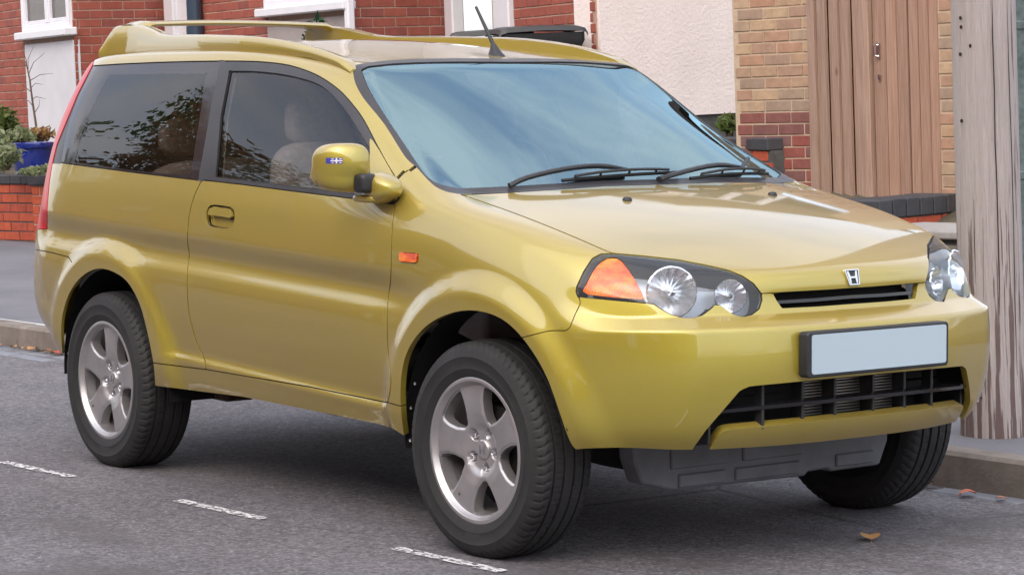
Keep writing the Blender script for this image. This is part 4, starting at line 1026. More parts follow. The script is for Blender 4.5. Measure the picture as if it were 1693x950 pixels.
def bricks(wl, wallob, a0, a1, z0, z1, mat, holes=(), bw=.215, bh=.065, j=.010, z_org=0., phase=0., proud=.006):
    """individual bricks laid in stretcher bond on the wall between the given limits"""
    cnt = 0; r0 = int(math.floor((z0-z_org)/(bh+j)))
    r = r0
    while z_org+r*(bh+j) < z1:
        zc_ = z_org+r*(bh+j)+bh/2; off_ = phase+(0 if r % 2 == 0 else (bw+j)/2); k = int(math.floor((a0-off_)/(bw+j)))
        while off_+k*(bw+j) < a1:
            x0 = max(a0, off_+k*(bw+j)); x1 = min(a1, off_+k*(bw+j)+bw); k += 1
            if x1-x0 < .03: continue
            segs = [(x0, x1)]
            for h in holes:
                if h[2]-.03 < zc_ < h[3]+.03:
                    ns = []
                    for p_, q_ in segs:
                        if h[1] <= p_ or h[0] >= q_: ns.append((p_, q_))
                        else:
                            if h[0]-p_ > .03: ns.append((p_, h[0]))
                            if q_-h[1] > .03: ns.append((h[1], q_))
                    segs = ns
            for p_, q_ in segs:
                o = bpy.data.objects.new('brick', brick_mesh(q_-p_, bh, mat)); COL.objects.link(o); o.parent = wallob
                o.location = ((p_+q_)/2+random.uniform(-.0015, .0015), proud-.012+random.uniform(-.0015, .002), zc_+random.uniform(-.0015, .0015)); o.rotation_euler = (random.uniform(-.006, .006), random.uniform(-.004, .004), random.uniform(-.006, .006)); cnt += 1
        r += 1
    return cnt
def window(wl, house, rect, depth=.04, mull=(.5,), curtain_or_dark='net_curtain', frame=.06, sill=True, sillh=.07, sillx=.06):
    a0, a1, z0, z1 = rect; w_ = onwall(wl, MB().box(a0, a0+frame, -.02, depth, z0, z1, .006), 'window', 'white_plastic', house)
    def sub(m, n_, mt): o = m.build(n_, mt, w_, smooth=False); return o
    sub(MB().box(a1-frame, a1, -.02, depth, z0, z1, .006), 'frame_side', 'white_plastic'); sub(MB().box(a0+frame, a1-frame, -.02, depth, z0, z0+frame, .006), 'frame_rail', 'white_plastic'); sub(MB().box(a0+frame, a1-frame, -.02, depth, z1-frame, z1, .006), 'frame_rail', 'white_plastic')
    ed = [a0+frame]
    for q in mull: c = lerp(a0, a1, q); sub(MB().box(c-.035, c+.035, -.02, depth+.004, z0+frame, z1-frame, .006), 'mullion', 'white_plastic'); ed += [c-.035, c+.035]
    ed.append(a1-frame)
    for k in range(0, len(ed), 2):
        p_, q_ = ed[k], ed[k+1]; f = .035
        for b in ((p_, p_+f, z0+frame, z1-frame), (q_-f, q_, z0+frame, z1-frame), (p_+f, q_-f, z0+frame, z0+frame+f), (p_+f, q_-f, z1-frame-f, z1-frame)): sub(MB().box(b[0], b[1], -.01, depth-.012, b[2], b[3], .004), 'casement', 'white_plastic')
        sub(MB().box(p_+f, q_-f, -.002, .004, z0+frame+f, z1-frame-f), 'pane', 'house_glass')
        rows = [[(x_, -.05+.012*sin(x_*45), z_) for x_ in np.linspace(p_+f, q_-f, 30)] for z_ in (z0+frame, z1-frame)]
        if curtain_or_dark: sub(MB().grid(rows), 'curtain', curtain_or_dark)
    if sill: sub(MB().box(a0-sillx, a1+sillx, -.02, depth+.06, z0-sillh, z0, .01), 'sill', 'white_plastic')
    return w_
HT = 5.2
def roof(wl, house, a0, a1):
    o = MB().add([(a0-.2, .35, HT-.1), (a1+.2, .35, HT-.1), (a1+.2, -4, HT+1.9), (a0-.2, -4, HT+1.9), (a0-.2, -8, HT), (a1+.2, -8, HT)], [(0, 1, 2, 3), (3, 2, 5, 4), (0, 3, 4), (1, 5, 2), (0, 4, 5, 1)]).build('roof', 'roof_tile', house, smooth=False); o.matrix_parent_inverse = house.matrix_world.inverted(); o.matrix_basis = wl.m.copy()
# house A: window bay at the left edge
wA = Wall(-140, 27.6, 125, 22.8); wA2 = Wall(125, 22.8, 279, 23.4)
hA = empty('terraced_house', 'red brick house with white window over a white rendered panel', 'house', 'terraced houses behind the car'); hA.matrix_world = Matrix.Translation(wA.o)
winA = wA.rect(30, -60, 122, 56, .04); winA = (winA[0], wA.L-.01, winA[2], winA[3]); panA = (winA[0]-.03, wA.L, 0, winA[2])
sA = slab(wA, hA, 'mortar', 0, HT, th=.03); bricks(wA, sA, wA.at(-12, 100)[0], wA.L-.005, .75, 2.45, 'brick_red', [(panA[0], panA[1], 0, 9)], phase=.03)
onwall(wA, MB().box(panA[0], panA[1], -.05, .012, 0, panA[3]-.05), 'render_panel', 'render_white', hA); window(wA, hA, (winA[0], winA[1], winA[2]+.06, winA[2]+1.3), mull=(.55,))
sA2 = slab(wA2, hA, 'mortar', 0, HT, th=.03); bricks(wA2, sA2, .0, wA2.L, 1.35, 2.3, 'brick_red', phase=-.05)
roof(wA, hA, 0, wA.L)
# house B: door recess, window bay
wB = Wall(275, 23.4, 584, 20.3); wB2 = Wall(584, 20.3, 741, 20.9)
hB = empty('terraced_house', 'red brick house with dark blue downpipe and a window over grey render', 'house', 'terraced houses behind the car'); hB.matrix_world = Matrix.Translation(wB.o)
sB = slab(wB, hB, 'mortar', 0, HT, th=.03)
fr = wB.rect(276, -40, 312, 80); winB = wB.rect(432, -60, 572, 12, .04); panB = (winB[0], wB.L-.01, 0, winB[2])
bricks(wB, sB, wB.at(335, 50)[0], wB.L, 1.4, 2.4, 'brick_red', [(panB[0], panB[1], 0, 9)])
onwall(wB, MB().box(fr[0], fr[0]+.20, -.02, .05, 0, 2.6, .01).box(fr[0]+.20, fr[1]+.05, -.02, .012, 0, 2.6), 'door_frame', 'white_plastic', hB)
a_, z_ = wB.at(322, 40, .08); onwall(wB, MB().tube([(a_, .08, .3), (a_, .08, 4.8)], .065, 16).tube([(a_, .08, 1.92), (a_, .08, 2.0)], .075, 16), 'downpipe', 'pipe_blue', hB, smooth=True)
onwall(wB, MB().box(panB[0], panB[1], -.05, .012, 0, panB[3]-.06), 'render_panel', 'render_grey', hB); window(wB, hB, (winB[0], winB[1], winB[2]+.05, winB[2]+1.3), mull=(.48,), curtain_or_dark='dark_room')  # dark sheet behind this pane stands in for the unlit room
a_, z_ = wB.at(577, 40, .05); onwall(wB, MB().box(a_-.035, a_+.035, .01, .075, .3, 4.9, .012), 'white_downpipe', 'white_plastic', hB)
sB2 = slab(wB2, hB, 'mortar', 0, HT, th=.03); bricks(wB2, sB2, .0, wB2.L, 1.35, 2.3, 'brick_red', phase=.1)
roof(wB, hB, 0, wB.L)
# house C: doorway, brick return, pebble-dashed wall
wC = Wall(738, 20.9, 988, 18.4); wC2 = Wall(988, 18.4, 1240, 19.3)
hC = empty('terraced_house', 'house with open white doorway and a tall pale pebble dashed wall', 'house', 'terraced houses behind the car'); hC.matrix_world = Matrix.Translation(wC.o)
dr = wC.rect(739, -60, 852, 90); sC = slab(wC, hC, 'mortar', 0, HT, dr[1], th=.03); bricks(wC, sC, dr[1]+.01, wC.L, 1.2, 2.3, 'brick_red', phase=.02)
slab(wC, hC, 'mortar', 2.9, HT, 0, dr[1], name='lintel')
p0, p1, p2, p3 = [wC.at(u, 50)[0] for u in (757, 800, 824, 850)]
for q in ((dr[0], p0), (p2, p3)): onwall(wC, MB().box(q[0], q[1], -.06, .045, 0, 2.9, .012), 'door_post', 'white_plastic', hC)
onwall(wC, MB().box(p0, p1, -.35, -.30, 0, 2.9), 'door_leaf', 'door_green', hC); onwall(wC, MB().box(p1, p2, -.6, -.5, 0, 2.9), 'porch_back', 'door_brown', hC)  # dark brown sheet at the back stands in for the doorway's shade
a_, zb = wC2.at(1190, 188); sC2 = slab(wC2, hC, 'mortar_dark', 0, zb-.002, name='plinth'); 
onwall(wC2, MB().box(.012, wC2.L, -.25, .03, zb, HT), 'rendered_wall', 'pebble_dash', hC); roof(wC2, hC, 0, wC2.L)
for wl_, h_ in ((wA, hA), (wA2, hA), (wB, hB), (wB2, hB), (wC, hC)): onwall(wl_, MB().box(.02, wl_.L-.02, -.02, .03, 2.75, HT), 'upper_render', 'render_white', h_)
for wl_, h_, a_ in ((wA, hA, .8), (wB, hB, 1.6), (wC, hC, 1.2), (wC2, hC, 1.5)): window(wl_, h_, (a_, a_+1.2, 3.6, 4.9), depth=.08)
for wl_, h_, zs in ((wA, hA, ((0, .745), (2.46, 2.75))), (wA2, hA, ((0, 1.345), (2.31, 2.75))), (wB2, hB, ((0, 1.345), (2.31, 2.75)))):
    for z0_, z1_ in zs: onwall(wl_, MB().box(.003, (panA[0] if wl_ is wA else wl_.L-.003), -.01, .007, z0_, z1_), 'brick_facing', 'brickwork', h_)
for wl_, h_, a0_, a1_, z1_ in ((wB, hB, wB.at(335, 50)[0], panB[0]-.02, 1.395), (wC, hC, dr[1]+.01, wC.L-.003, 1.195)): onwall(wl_, MB().box(a0_, a1_, -.01, .007, 0, z1_), 'brick_facing', 'brickwork', h_)
# buff brick pier, gate, second pier
wP = Wall(1214, 17.25, 1342, 16.75); wP2 = Wall(1553, 15.7, 1640, 15.35); wG = Wall(1337, 16.75, 1556, 15.75)
zr = wP.at(1280, 184)[1]
pr_ = empty('brick_pier', 'buff brick gate pier with dark red bricks at its foot', 'wall'); pr_.matrix_world = Matrix.Translation(wP.o)
sP = slab(wP, pr_, 'mortar_buff', 0, 3.2, name='pier_core', th=.4); bricks(wP, sP, .02, wP.L, zr, 3.18, 'brick_buff', z_org=zr, phase=.05); bricks(wP, sP, .02, wP.L, .3, zr-.01, 'brick_purple', z_org=zr, phase=-.07)
p2_ = empty('brick_pier', 'narrow buff brick pier between the wooden gate and the telegraph pole', 'wall'); p2_.matrix_world = Matrix.Translation(wP2.o)
sQ = slab(wP2, p2_, 'mortar_buff', 0, 3.2, name='pier_core', th=.4); bricks(wP2, sQ, .0, wP2.L, .45, 3.18, 'brick_buff', phase=-.1)
def woodmat(name, a, b, c):
    m, nt, bs = newmat(name); oi = N(nt, 'ObjectInfo'); v = coords(nt, 'Object', (26, 26, 1.1)); ad = N(nt, 'VectorMath', operation='ADD'); sc = N(nt, 'VectorMath', operation='SCALE'); sc.inputs[3].default_value = 13.
    nt.links.new(oi.outputs['Location'], sc.inputs[0]); nt.links.new(v, ad.inputs[0]); nt.links.new(sc.outputs[0], ad.inputs[1])
    g1 = noise(nt, ad.outputs[0], 3.2, 7, .65); col = ramp(nt, g1, [(.28, a), (.5, b), (.72, c)]).outputs[0]
    col = mixc(nt, .4, col, ramp(nt, oi.outputs['Random'], [(0, (.34, .34, .35)), (1, (.62, .6, .58))]).outputs[0], 'OVERLAY')
    kn = N(nt, 'TexVoronoi'); kn.inputs['Scale'].default_value = 2.6; v2 = coords(nt, 'Object', (1, 1, .7)); a2 = N(nt, 'VectorMath', operation='ADD'); nt.links.new(v2, a2.inputs[0]); nt.links.new(sc.outputs[0], a2.inputs[1]); nt.links.new(a2.outputs[0], kn.inputs['Vector'])
    col = mixc(nt, ramp(nt, kn.outputs['Distance'], [(.03, (.7,)*3), (.07, (0, 0, 0))]).outputs[0], col, (.10, .055, .035))
    nt.links.new(col, bs.inputs['Base Color']); bs.inputs['Roughness'].default_value = .8; bump(nt, bs, g1, .45, .006)
woodmat('wood_grey', (.24, .155, .11), (.33, .22, .165), (.42, .30, .235)); woodmat('wood_warm', (.25, .15, .105), (.34, .205, .145), (.41, .27, .20))
fe = empty('board_fence', 'weathered featheredge board fence beside the buff brick pier', 'fence'); fe.matrix_world = Matrix.Translation(wG.o)
ga = empty('wooden_gate', 'warm brown boarded wooden gate with a small lock and handle', 'gate'); ga.matrix_world = Matrix.Translation(wG.o)
onwall(wG, MB().box(.0, wG.at(1436, 150)[0], -.06, -.03, .3, 2.6), 'fence_rail', 'dark_room', fe); onwall(wG, MB().box(wG.at(1444, 150)[0], wG.L, -.06, -.03, .75, 2.6), 'gate_brace', 'dark_room', ga)  # dark sheets behind the boards stand in for shade in the gaps
us = [1337, 1354.5, 1373.5, 1393, 1412, 1434]
for i in range(5):
    a0, a1 = wG.at(us[i], 150)[0], wG.at(us[i+1], 150)[0]
    onwall(wG, MB().add([(a0, .002, .35), (a1-.004, .024, .35), (a1-.004, .002, .35), (a0, -.014, .35), (a0, .002, 2.6), (a1-.004, .024, 2.6), (a1-.004, .002, 2.6), (a0, -.014, 2.6)], [(0, 1, 2, 3), (7, 6, 5, 4), (0, 4, 5, 1), (1, 5, 6, 2), (2, 6, 7, 3), (3, 7, 4, 0)]), 'board', 'wood_grey', fe).location += wG.n*(.0+.006*(i % 2))
a0, a1 = wG.at(1434, 150)[0], wG.at(1444, 150)[0]; onwall(wG, MB().box(a0, a1, -.06, .035, wG.at(1440, 331)[1], 2.6, .006), 'gate_post', 'wood_grey', ga)
us = [1445, 1467, 1486, 1504, 1521, 1539, 1556]; zg = wG.at(1500, 333)[1]
for i in range(6):
    a0, a1 = wG.at(us[i], 150)[0], wG.at(us[i+1], 150)[0]; onwall(wG, MB().box(a0+.005, a1-.004, -.02, .004+.004*(i % 3), zg+random.uniform(-.01, .01), 2.6, .005), 'board', 'wood_warm', ga)
a_, z_ = wG.at(1450, 84, .02); onwall(wG, MB().box(a_-.014, a_+.014, .01, .018, z_-.05, z_+.05, .003).tube([(a_, .018, z_+.035), (a_, .045, z_+.03), (a_, .045, z_-.03), (a_, .018, z_-.035)], .006, 7), 'gate_handle', 'chrome', ga, smooth=True)
a_, z_ = wG.at(1452, 128, .02); onwall(wG, MB().box(a_-.012, a_+.012, .01, .016, z_-.02, z_+.02, .004).box(a_-.004, a_+.004, .016, .018, z_-.008, z_+.006), 'gate_lock', 'chrome', ga)
# low walls of dark coping bricks, step slab, orange garden wall stump
def lowwall(name, label, u0, d0, u1, d1, vtop, courses, bmat, capmat, n_cap=None, th=.22, cap_h=.075, mort='mortar_dark'):
    wl = Wall(u0, d0, u1, d1); o = empty(name, label, 'wall'); o.matrix_world = Matrix.Translation(wl.o); zt = wl.at((u0+u1)/2, vtop, .0)[1]
    core = slab(wl, o, mort, -.3, zt-cap_h, name='wall_core', th=th); bricks(wl, core, 0, wl.L, zt-cap_h-courses*.075, zt-cap_h-.008, bmat, z_org=zt-cap_h-courses*.075+.004, phase=.04)
    n_ = n_cap or max(1, int(wl.L/.225)); 
    for k in range(n_): onwall(wl, MB().box(wl.L*k/n_+.004, wl.L*(k+1)/n_-.004, -th-.02, .02, zt-cap_h, zt+random.uniform(-.004, .004), .006), 'coping_brick', capmat, o)
    return wl, o, zt
lowwall('retaining_wall', 'low red brick wall with dark slate coloured coping beside the wooden gate', 1443, 15.1, 1600, 15.7, 325, 4, 'brick_orange', 'brick_slate', 7, cap_h=.11, th=.3)
lowwall('retaining_wall', 'short orange brick wall end capped in dark brick beside the buff pier', 1150, 17.9, 1270, 16.9, 229, 8, 'brick_orange', 'brick_slate', 5)
sl = un((1560, 375), 2, .50)[0]; so = bevel(MB().box(-.55, .75, -.28, .28, -.05, 0, .008).build('step_slab', 'slab'), .006); so.matrix_world = Matrix.Translation(W(at_depth(1583, 375, 14.6))) @ Matrix.Rotation(wP2.e.to_2d().angle_signed(Vector((1, 0))), 4, 'Z'); tag(so, 'pale stone step slab below the dark coped wall', 'step')
sb = MB().box(-.5, .7, -.24, .24, -.5, -.051).build('step_base', 'brick_slate'); sb.parent = so  # dark colour stands in for the shaded riser below the slab
# left garden wall, coping, pier
wl_, gw, zt = lowwall('garden_wall', 'orange brick front garden wall with dark coping and end pier', -110, 21.6, 46, 20.6, 289, 8, 'brick_orange', 'brick_slate', 9)
wl2 = Wall(43, 20.45, 78, 20.35); core = slab(wl2, gw, 'mortar', -.3, zt-.08, name='pier_core', th=.3); bricks(wl2, core, 0, wl2.L, -.2, zt-.085, 'brick_orange', z_org=zt-.08-.6, phase=.0, bw=.14)
onwall(wl2, MB().box(-.02, wl2.L+.02, -.32, .03, zt-.08, zt+.004, .008), 'coping_brick', 'brick_slate', gw)
# garden ground behind the walls
gp = MB(); gp.grid([[(x_, y_, np.interp(y_, [3.38, 3.48, 3.9, 4.9, 5.4, 99], [.10, .45, .5, .55, .74, .8])) for y_ in (3.38, 3.48, 3.9, 4.9, 5.4, 8, 20, 60)] for x_ in np.linspace(-80, 60, 29)]); tag(gp.build('garden_ground', 'garden_soil', mtx=S4), kind='structure')
# ------------------------------------------------------------------ pole, post, bins, plants
m, nt, bs = newmat('pole_wood'); v = coords(nt, 'Object', (34, 34, 1.3)); g1 = noise(nt, v, 3.0, 9, .75); v3 = coords(nt, 'Object', (14, 14, .5)); g2 = noise(nt, v3, 3, 6, .6)
c = ramp(nt, g1, [(.18, (.20, .155, .145)), (.34, (.46, .40, .385)), (.62, (.58, .52, .505)), (.8, (.66, .60, .59))]).outputs[0]
tc = N(nt, 'TexCoord'); sp = N(nt, 'SeparateXYZ'); nt.links.new(tc.outputs['Object'], sp.inputs[0])
ht = N(nt, 'MapRange'); ht.inputs[1].default_value = .1; ht.inputs[2].default_value = 1.0; ht.inputs[3].default_value = .10; ht.inputs[4].default_value = -.10; nt.links.new(sp.outputs[2], ht.inputs[0])
sm = N(nt, 'Math', operation='ADD'); nt.links.new(g2, sm.inputs[0]); nt.links.new(ht.outputs[0], sm.inputs[1])
c = mixc(nt, ramp(nt, sm.outputs[0], [(.53, (0, 0, 0)), (.575, (.8,)*3)]).outputs[0], c, (.10, .045, .035))      # bark-brown preservative stains, heavier near the foot
nt.links.new(c, bs.inputs['Base Color']); bs.inputs['Roughness'].default_value = .85; bump(nt, bs, g1, 1.0, .02)
pb = rays(1645, 716, ground_z); pw = W((np.array((Matrix.Translation((0, KY, 0)) @ Matrix.Rotation(_a, 4, 'Z')) @ Vector(pb))))
po = empty('telegraph_pole', 'weathered grey wooden telegraph pole standing on the pavement by the kerb', 'pole'); po.matrix_world = Matrix.Translation(pw)
PR = .116; rows = []; rp = random.Random(3)
for h in np.linspace(-.3, 8.5, 60):
    rows.append([((PR*(1.0+.06*math.exp(-max(h, 0)/.25)-.012*h)+.0025*sin(5*a+h*.7)+.0015*sin(11*a-h*2))*cos(a)+.006*h*-.3, (PR*(1.0+.06*math.exp(-max(h, 0)/.25)-.012*h)+.0025*sin(5*a+h*.7))*sin(a), h) for a in np.linspace(0, 2*pi, 48, endpoint=False)])
MB().grid(rows, True).build('pole_shaft', 'pole_wood', po)
def polept(u, v, lift):
    d = Vector(M3@(CF+(u-IMG_W/2)/F_PX*CR+(IMG_H/2-v)/F_PX*CU)); c = Vector(wc); ax = Vector((pw.x, pw.y, 0)); dd = Vector((d.x, d.y, 0)); oc = Vector((c.x, c.y, 0))-ax
    A = dd.dot(dd); Bq = 2*oc.dot(dd); Cq = oc.dot(oc)-(PR+lift)**2; D = max(Bq*Bq-4*A*Cq, 0); t = (-Bq-math.sqrt(D))/(2*A); return c+d*t-pw
# long drying cracks as thin recessed-looking strips of dark wood
simple('crack', (.025, .016, .013), .9)
for pts, w_ in (([(1640, -20), (1641, 60), (1644, 150), (1645, 230), (1648, 300), (1650, 380), (1652, 450), (1653, 520)], .0022), ([(1665, 0), (1668, 120), (1673, 260), (1676, 380), (1678, 500), (1682, 620)], .0016), ([(1610, 330), (1611, 400), (1613, 470)], .0012), ([(1625, 360), (1626, 480), (1628, 560)], .0010)):
    MB().tube([polept(u, v, .001) for u, v in pts], [.0004]+[w_]*(len(pts)-2)+[.0004], 5).build('drying_crack', 'crack', po)
for u, v in ((1604.5, 76), (1588, 90), (1589, 45), (1590, 200), (1588, 30)): MB().lathe([(.0005, .003), (.006, .002), (.007, -.002)], 8, 'x', tuple(polept(u, v, .001))).build('nail', 'crack', po)
rows = [[polept(u, v, .003) for u in np.linspace(1607, 1628, 6)] for v in (651, 664)]; MB().grid(rows).build('pole_tag', 'white_plastic', po)
MB().lathe([(.0005, .002), (.003, .001), (.0035, -.003)], 8, 'x', tuple(polept(1623, 657.5, .004))).build('tag_nail', 'crack', po)
m, nt, bs = newmat('galvanised'); v = coords(nt); vo = N(nt, 'TexVoronoi'); vo.inputs['Scale'].default_value = 45; nt.links.new(v, vo.inputs['Vector'])
c = mixc(nt, .35, ramp(nt, noise(nt, v, 5, 6), [(.3, (.15, .20, .20)), (.7, (.26, .32, .32))]).outputs[0], vo.outputs['Distance'], 'SOFT_LIGHT'); nt.links.new(c, bs.inputs['Base Color']); bs.inputs['Metallic'].default_value = .35; bs.inputs['Roughness'].default_value = .5
pg = W(at_depth(1704, 600, 9.75)); zf = pw.z
gpst = empty('steel_post', 'galvanised grey green steel post close beside the wooden telegraph pole', 'post'); gpst.matrix_world = Matrix.Translation((pg.x, pg.y, zf)) @ Matrix.Rotation(radians(24), 4, 'Z')
bevel(MB().box(-.05, .05, -.05, .05, -.2, 4.2).build('post_shaft', 'galvanised', gpst, smooth=False), .008, 3)
MB().box(-.09, .09, -.09, .09, -.02, .012, .003).build('base_plate', 'galvanised', gpst, smooth=False)
for k, z_ in enumerate((.9, 1.45, 2.1)): MB().box(-.056, .056, -.056, .056, z_, z_+.03, .003).build('band', 'galvanised', gpst, smooth=False)
# wheelie bins
def wheelie_bin(u, vtop, depth, rz, label, w_=.58, h_=1.06):
    t = W(at_depth(u, vtop, depth)); o = empty('wheelie_bin', label, 'bin', 'wheelie bins'); o.matrix_world = Matrix.Translation((t.x, t.y, t.z-h_)) @ Matrix.Rotation(rz, 4, 'Z')
    a, b = w_/2, .36; m = MB(); m.grid([[(-a*s, -b*s, z), (a*s, -b*s, z), (a*s, b*s, z), (-a*s, b*s, z)] for s, z in ((.72, .08), (.95, .9), (1, .93), (1, .99))], True); m.add([(-a*.72, -b*.72, .08), (a*.72, -b*.72, .08), (a*.72, b*.72, .08), (-a*.72, b*.72, .08)], [(0, 1, 2, 3)]); bevel(m.build('bin_body', 'bin_black', o), .02)
    m = MB(); m.grid([[(-a*s, y0, z) for y0 in (-b*s, b*s)] for s, z in ((1.04, .99),)]*1+[[(-a*1.04, -b*1.06, .995), (-a*1.04, b*1.06, 1.02)], [(-a*.9, -b*.98, 1.03), (-a*.9, b*.98, 1.055)], [(0, -b*.98, 1.045), (0, b*.98, 1.07)], [(a*.9, -b*.98, 1.03), (a*.9, b*.98, 1.055)], [(a*1.04, -b*1.06, .995), (a*1.04, b*1.06, 1.02)]])
    m = MB(); rows = []
    for y_, dz in ((-b*1.08, -.03), (-b*1.04, 0), (-b*.5, .012), (b*.5, .02), (b*1.04, .015), (b*1.08, -.02)): rows.append([(-a*1.06, y_, .985+dz), (-a*1.0, y_, 1.015+dz), (-a*.85, y_, 1.028+dz), (0, y_, 1.036+dz), (a*.85, y_, 1.028+dz), (a*1.0, y_, 1.015+dz), (a*1.06, y_, .985+dz)])
    m.grid(rows).build('lid', 'bin_black', o)
    MB().tube([(-a*.8, b+.07, .97), (a*.8, b+.07, .97)], .018, 10).build('handle', 'bin_black', o)
    for s in (-1, 1):
        MB().box(s*a*.7-.02, s*a*.7+.02, b-.02, b+.08, .93, .99, .006).build('handle_bracket', 'bin_black', o); MB().lathe([(.001, -.025), (.09, -.025), (.1, -.01), (.1, .01), (.09, .025), (.001, .025)], 24, 'x', (s*a*.8, b*.8, .1)).build('bin_wheel', 'bin_black', o)
    return o
wheelie_bin(812, 47, 18.9, radians(52), 'black wheelie bin with sloping lid in front of the open doorway')
wheelie_bin(885, 40, 18.3, radians(58), 'black wheelie bin against the red brick beside the doorway')
# plants
def leafmat(name, cols):
    m, nt, bs = newmat(name); oi = N(nt, 'ObjectInfo'); gi = N(nt, 'NewGeometry'); c = ramp(nt, gi.outputs['Random Per Island'], [(i/(len(cols)-1), q) for i, q in enumerate(cols)]).outputs[0]
    nt.links.new(c, bs.inputs['Base Color']); bs.inputs['Roughness'].default_value = .55
    tl = N(nt, 'BsdfTranslucent'); nt.links.new(c, tl.inputs[0]); mx_ = N(nt, 'MixShader'); mx_.inputs[0].default_value = .45; nt.links.new(bs.outputs[0], mx_.inputs[1]); nt.links.new(tl.outputs[0], mx_.inputs[2]); nt.links.new(mx_.outputs[0], nt.nodes['Material Output'].inputs[0])
leafmat('leaf_green', [(.07, .12, .03), (.12, .18, .045), (.18, .24, .07), (.22, .22, .08)]); leafmat('leaf_pale', [(.16, .22, .10), (.24, .28, .14), (.30, .32, .2), (.2, .24, .1)]); leafmat('leaf_dark', [(.015, .05, .025), (.03, .08, .035), (.05, .11, .05)]); leafmat('leaf_brown', [(.26, .13, .05), (.36, .19, .07), (.22, .17, .06), (.40, .21, .08)])
simple('bark', (.12, .085, .06), .9, var=.3, vscale=30); simple('pot_blue', (.012, .025, .20), .12, coat=.8, var=.25, vscale=8)
def cloud(n, c, r, size, rnd, flat=0., elong=2.2):
    V = []; F = []
    for _ in range(n):
        while True:
            q = Vector((rnd.uniform(-1, 1), rnd.uniform(-1, 1), rnd.uniform(-1, 1)))
            if q.length < 1: break
        q = q*(.55+.45*rnd.random()); p = Vector((c[0]+q.x*r[0], c[1]+q.y*r[1], c[2]+q.z*r[2])); s_ = size*rnd.uniform(.6, 1.35)
        d = Vector((rnd.uniform(-1, 1), rnd.uniform(-1, 1), rnd.uniform(-.5, 1))).normalized(); b = d.orthogonal().normalized(); b.rotate(Matrix.Rotation(rnd.uniform(0, 6.3), 3, d)); nn = d.cross(b)
        k = len(V); V += [p-d*s_*elong/2, p+b*s_*.5+nn*s_*.12, p+d*s_*elong/2, p-b*s_*.5+nn*s_*.12]; F.append((k, k+1, k+2, k+3))
    return V, F
def bush(u, v, depth, r, n, size, mat, label, name='shrub', cat='shrub', stems=6, seed=1, group=None, elong=2.2, lumps=5):
    rnd = random.Random(seed); p = W(at_depth(u, v, depth)); o = empty(name, label, cat, group); zb = p.z-r[2]; o.matrix_world = Matrix.Translation((p.x, p.y, zb)); m = MB()
    for _ in range(lumps):
        c = (rnd.uniform(-.5, .5)*r[0], rnd.uniform(-.5, .5)*r[1], r[2]+rnd.uniform(-.4, .4)*r[2]); k = rnd.uniform(.5, .75); V, F = cloud(n//lumps, c, (r[0]*k, r[1]*k, r[2]*k), size, rnd, elong=elong); m.add(V, F)
    mk('foliage', m.v, m.f, mat, o, smooth=False); s_ = MB()
    a0 = [rnd.uniform(0, 6.3) for _ in range(stems)]
    for a in a0: s_ = MB(); s_.tube([(0.02*cos(a), .02*sin(a), r[2]*.25), (r[0]*.3*cos(a), r[1]*.3*sin(a), r[2]*.7), (r[0]*.6*cos(a), r[1]*.6*sin(a), r[2]*1.3)], [.008, .006, .002], 5); s_.build('stem', 'bark', o)
    return o
bush(4, 212, 21.9, (.16, .16, .22), 420, .05, 'leaf_green', 'loose yellow green shrub in front of the red brick at the garden wall', seed=2)
bush(28, 232, 21.3, (.20, .15, .13), 420, .034, 'leaf_pale', 'soft pale green plant growing behind the garden wall beside the blue pot', seed=3)
bush(66, 222, 21.4, (.17, .14, .08), 380, .030, 'leaf_brown', 'low brownish green plant growing out of the blue pot', seed=4, name='potted_plant', cat='plant')
bush(10, 262, 20.5, (.20, .14, .12), 460, .034, 'leaf_pale', 'fresh pale green clump spilling over the dark wall coping', seed=5, name='trailing_plant', cat='plant')
bush(60, 281, 20.25, (.22, .12, .05), 420, .022, 'leaf_pale', 'grey green mat of trailing leaves along the dark wall coping', seed=6, name='trailing_plant', cat='plant')
bush(1207, 207, 17.6, (.10, .10, .10), 300, .03, 'leaf_green', 'small bright green weed at the foot of the buff pier', seed=7, name='weed', cat='plant')
bush(512, 122, 19.6, (.24, .20, .46), 1500, .038, 'leaf_dark', 'dark green rounded bush under the window with grey render', seed=8)
# blue pot
pt = W(at_depth(54, 277, 20.9)); o = empty('flower_pot', 'glossy blue glazed pot standing behind the garden wall', 'pot'); o.matrix_world = Matrix.Translation(pt)
MB().lathe([(.10, -.12), (.12, -.1), (.155, .05), (.17, .13), (.172, .15), (.19, .158), (.195, .17), (.192, .195), (.178, .2), (.165, .19), (.16, .12)], 40, 'z').build('pot_body', 'pot_blue', o); MB().lathe([(.001, .17), (.165, .17)], 24, 'z').build('soil', 'garden_soil', o)
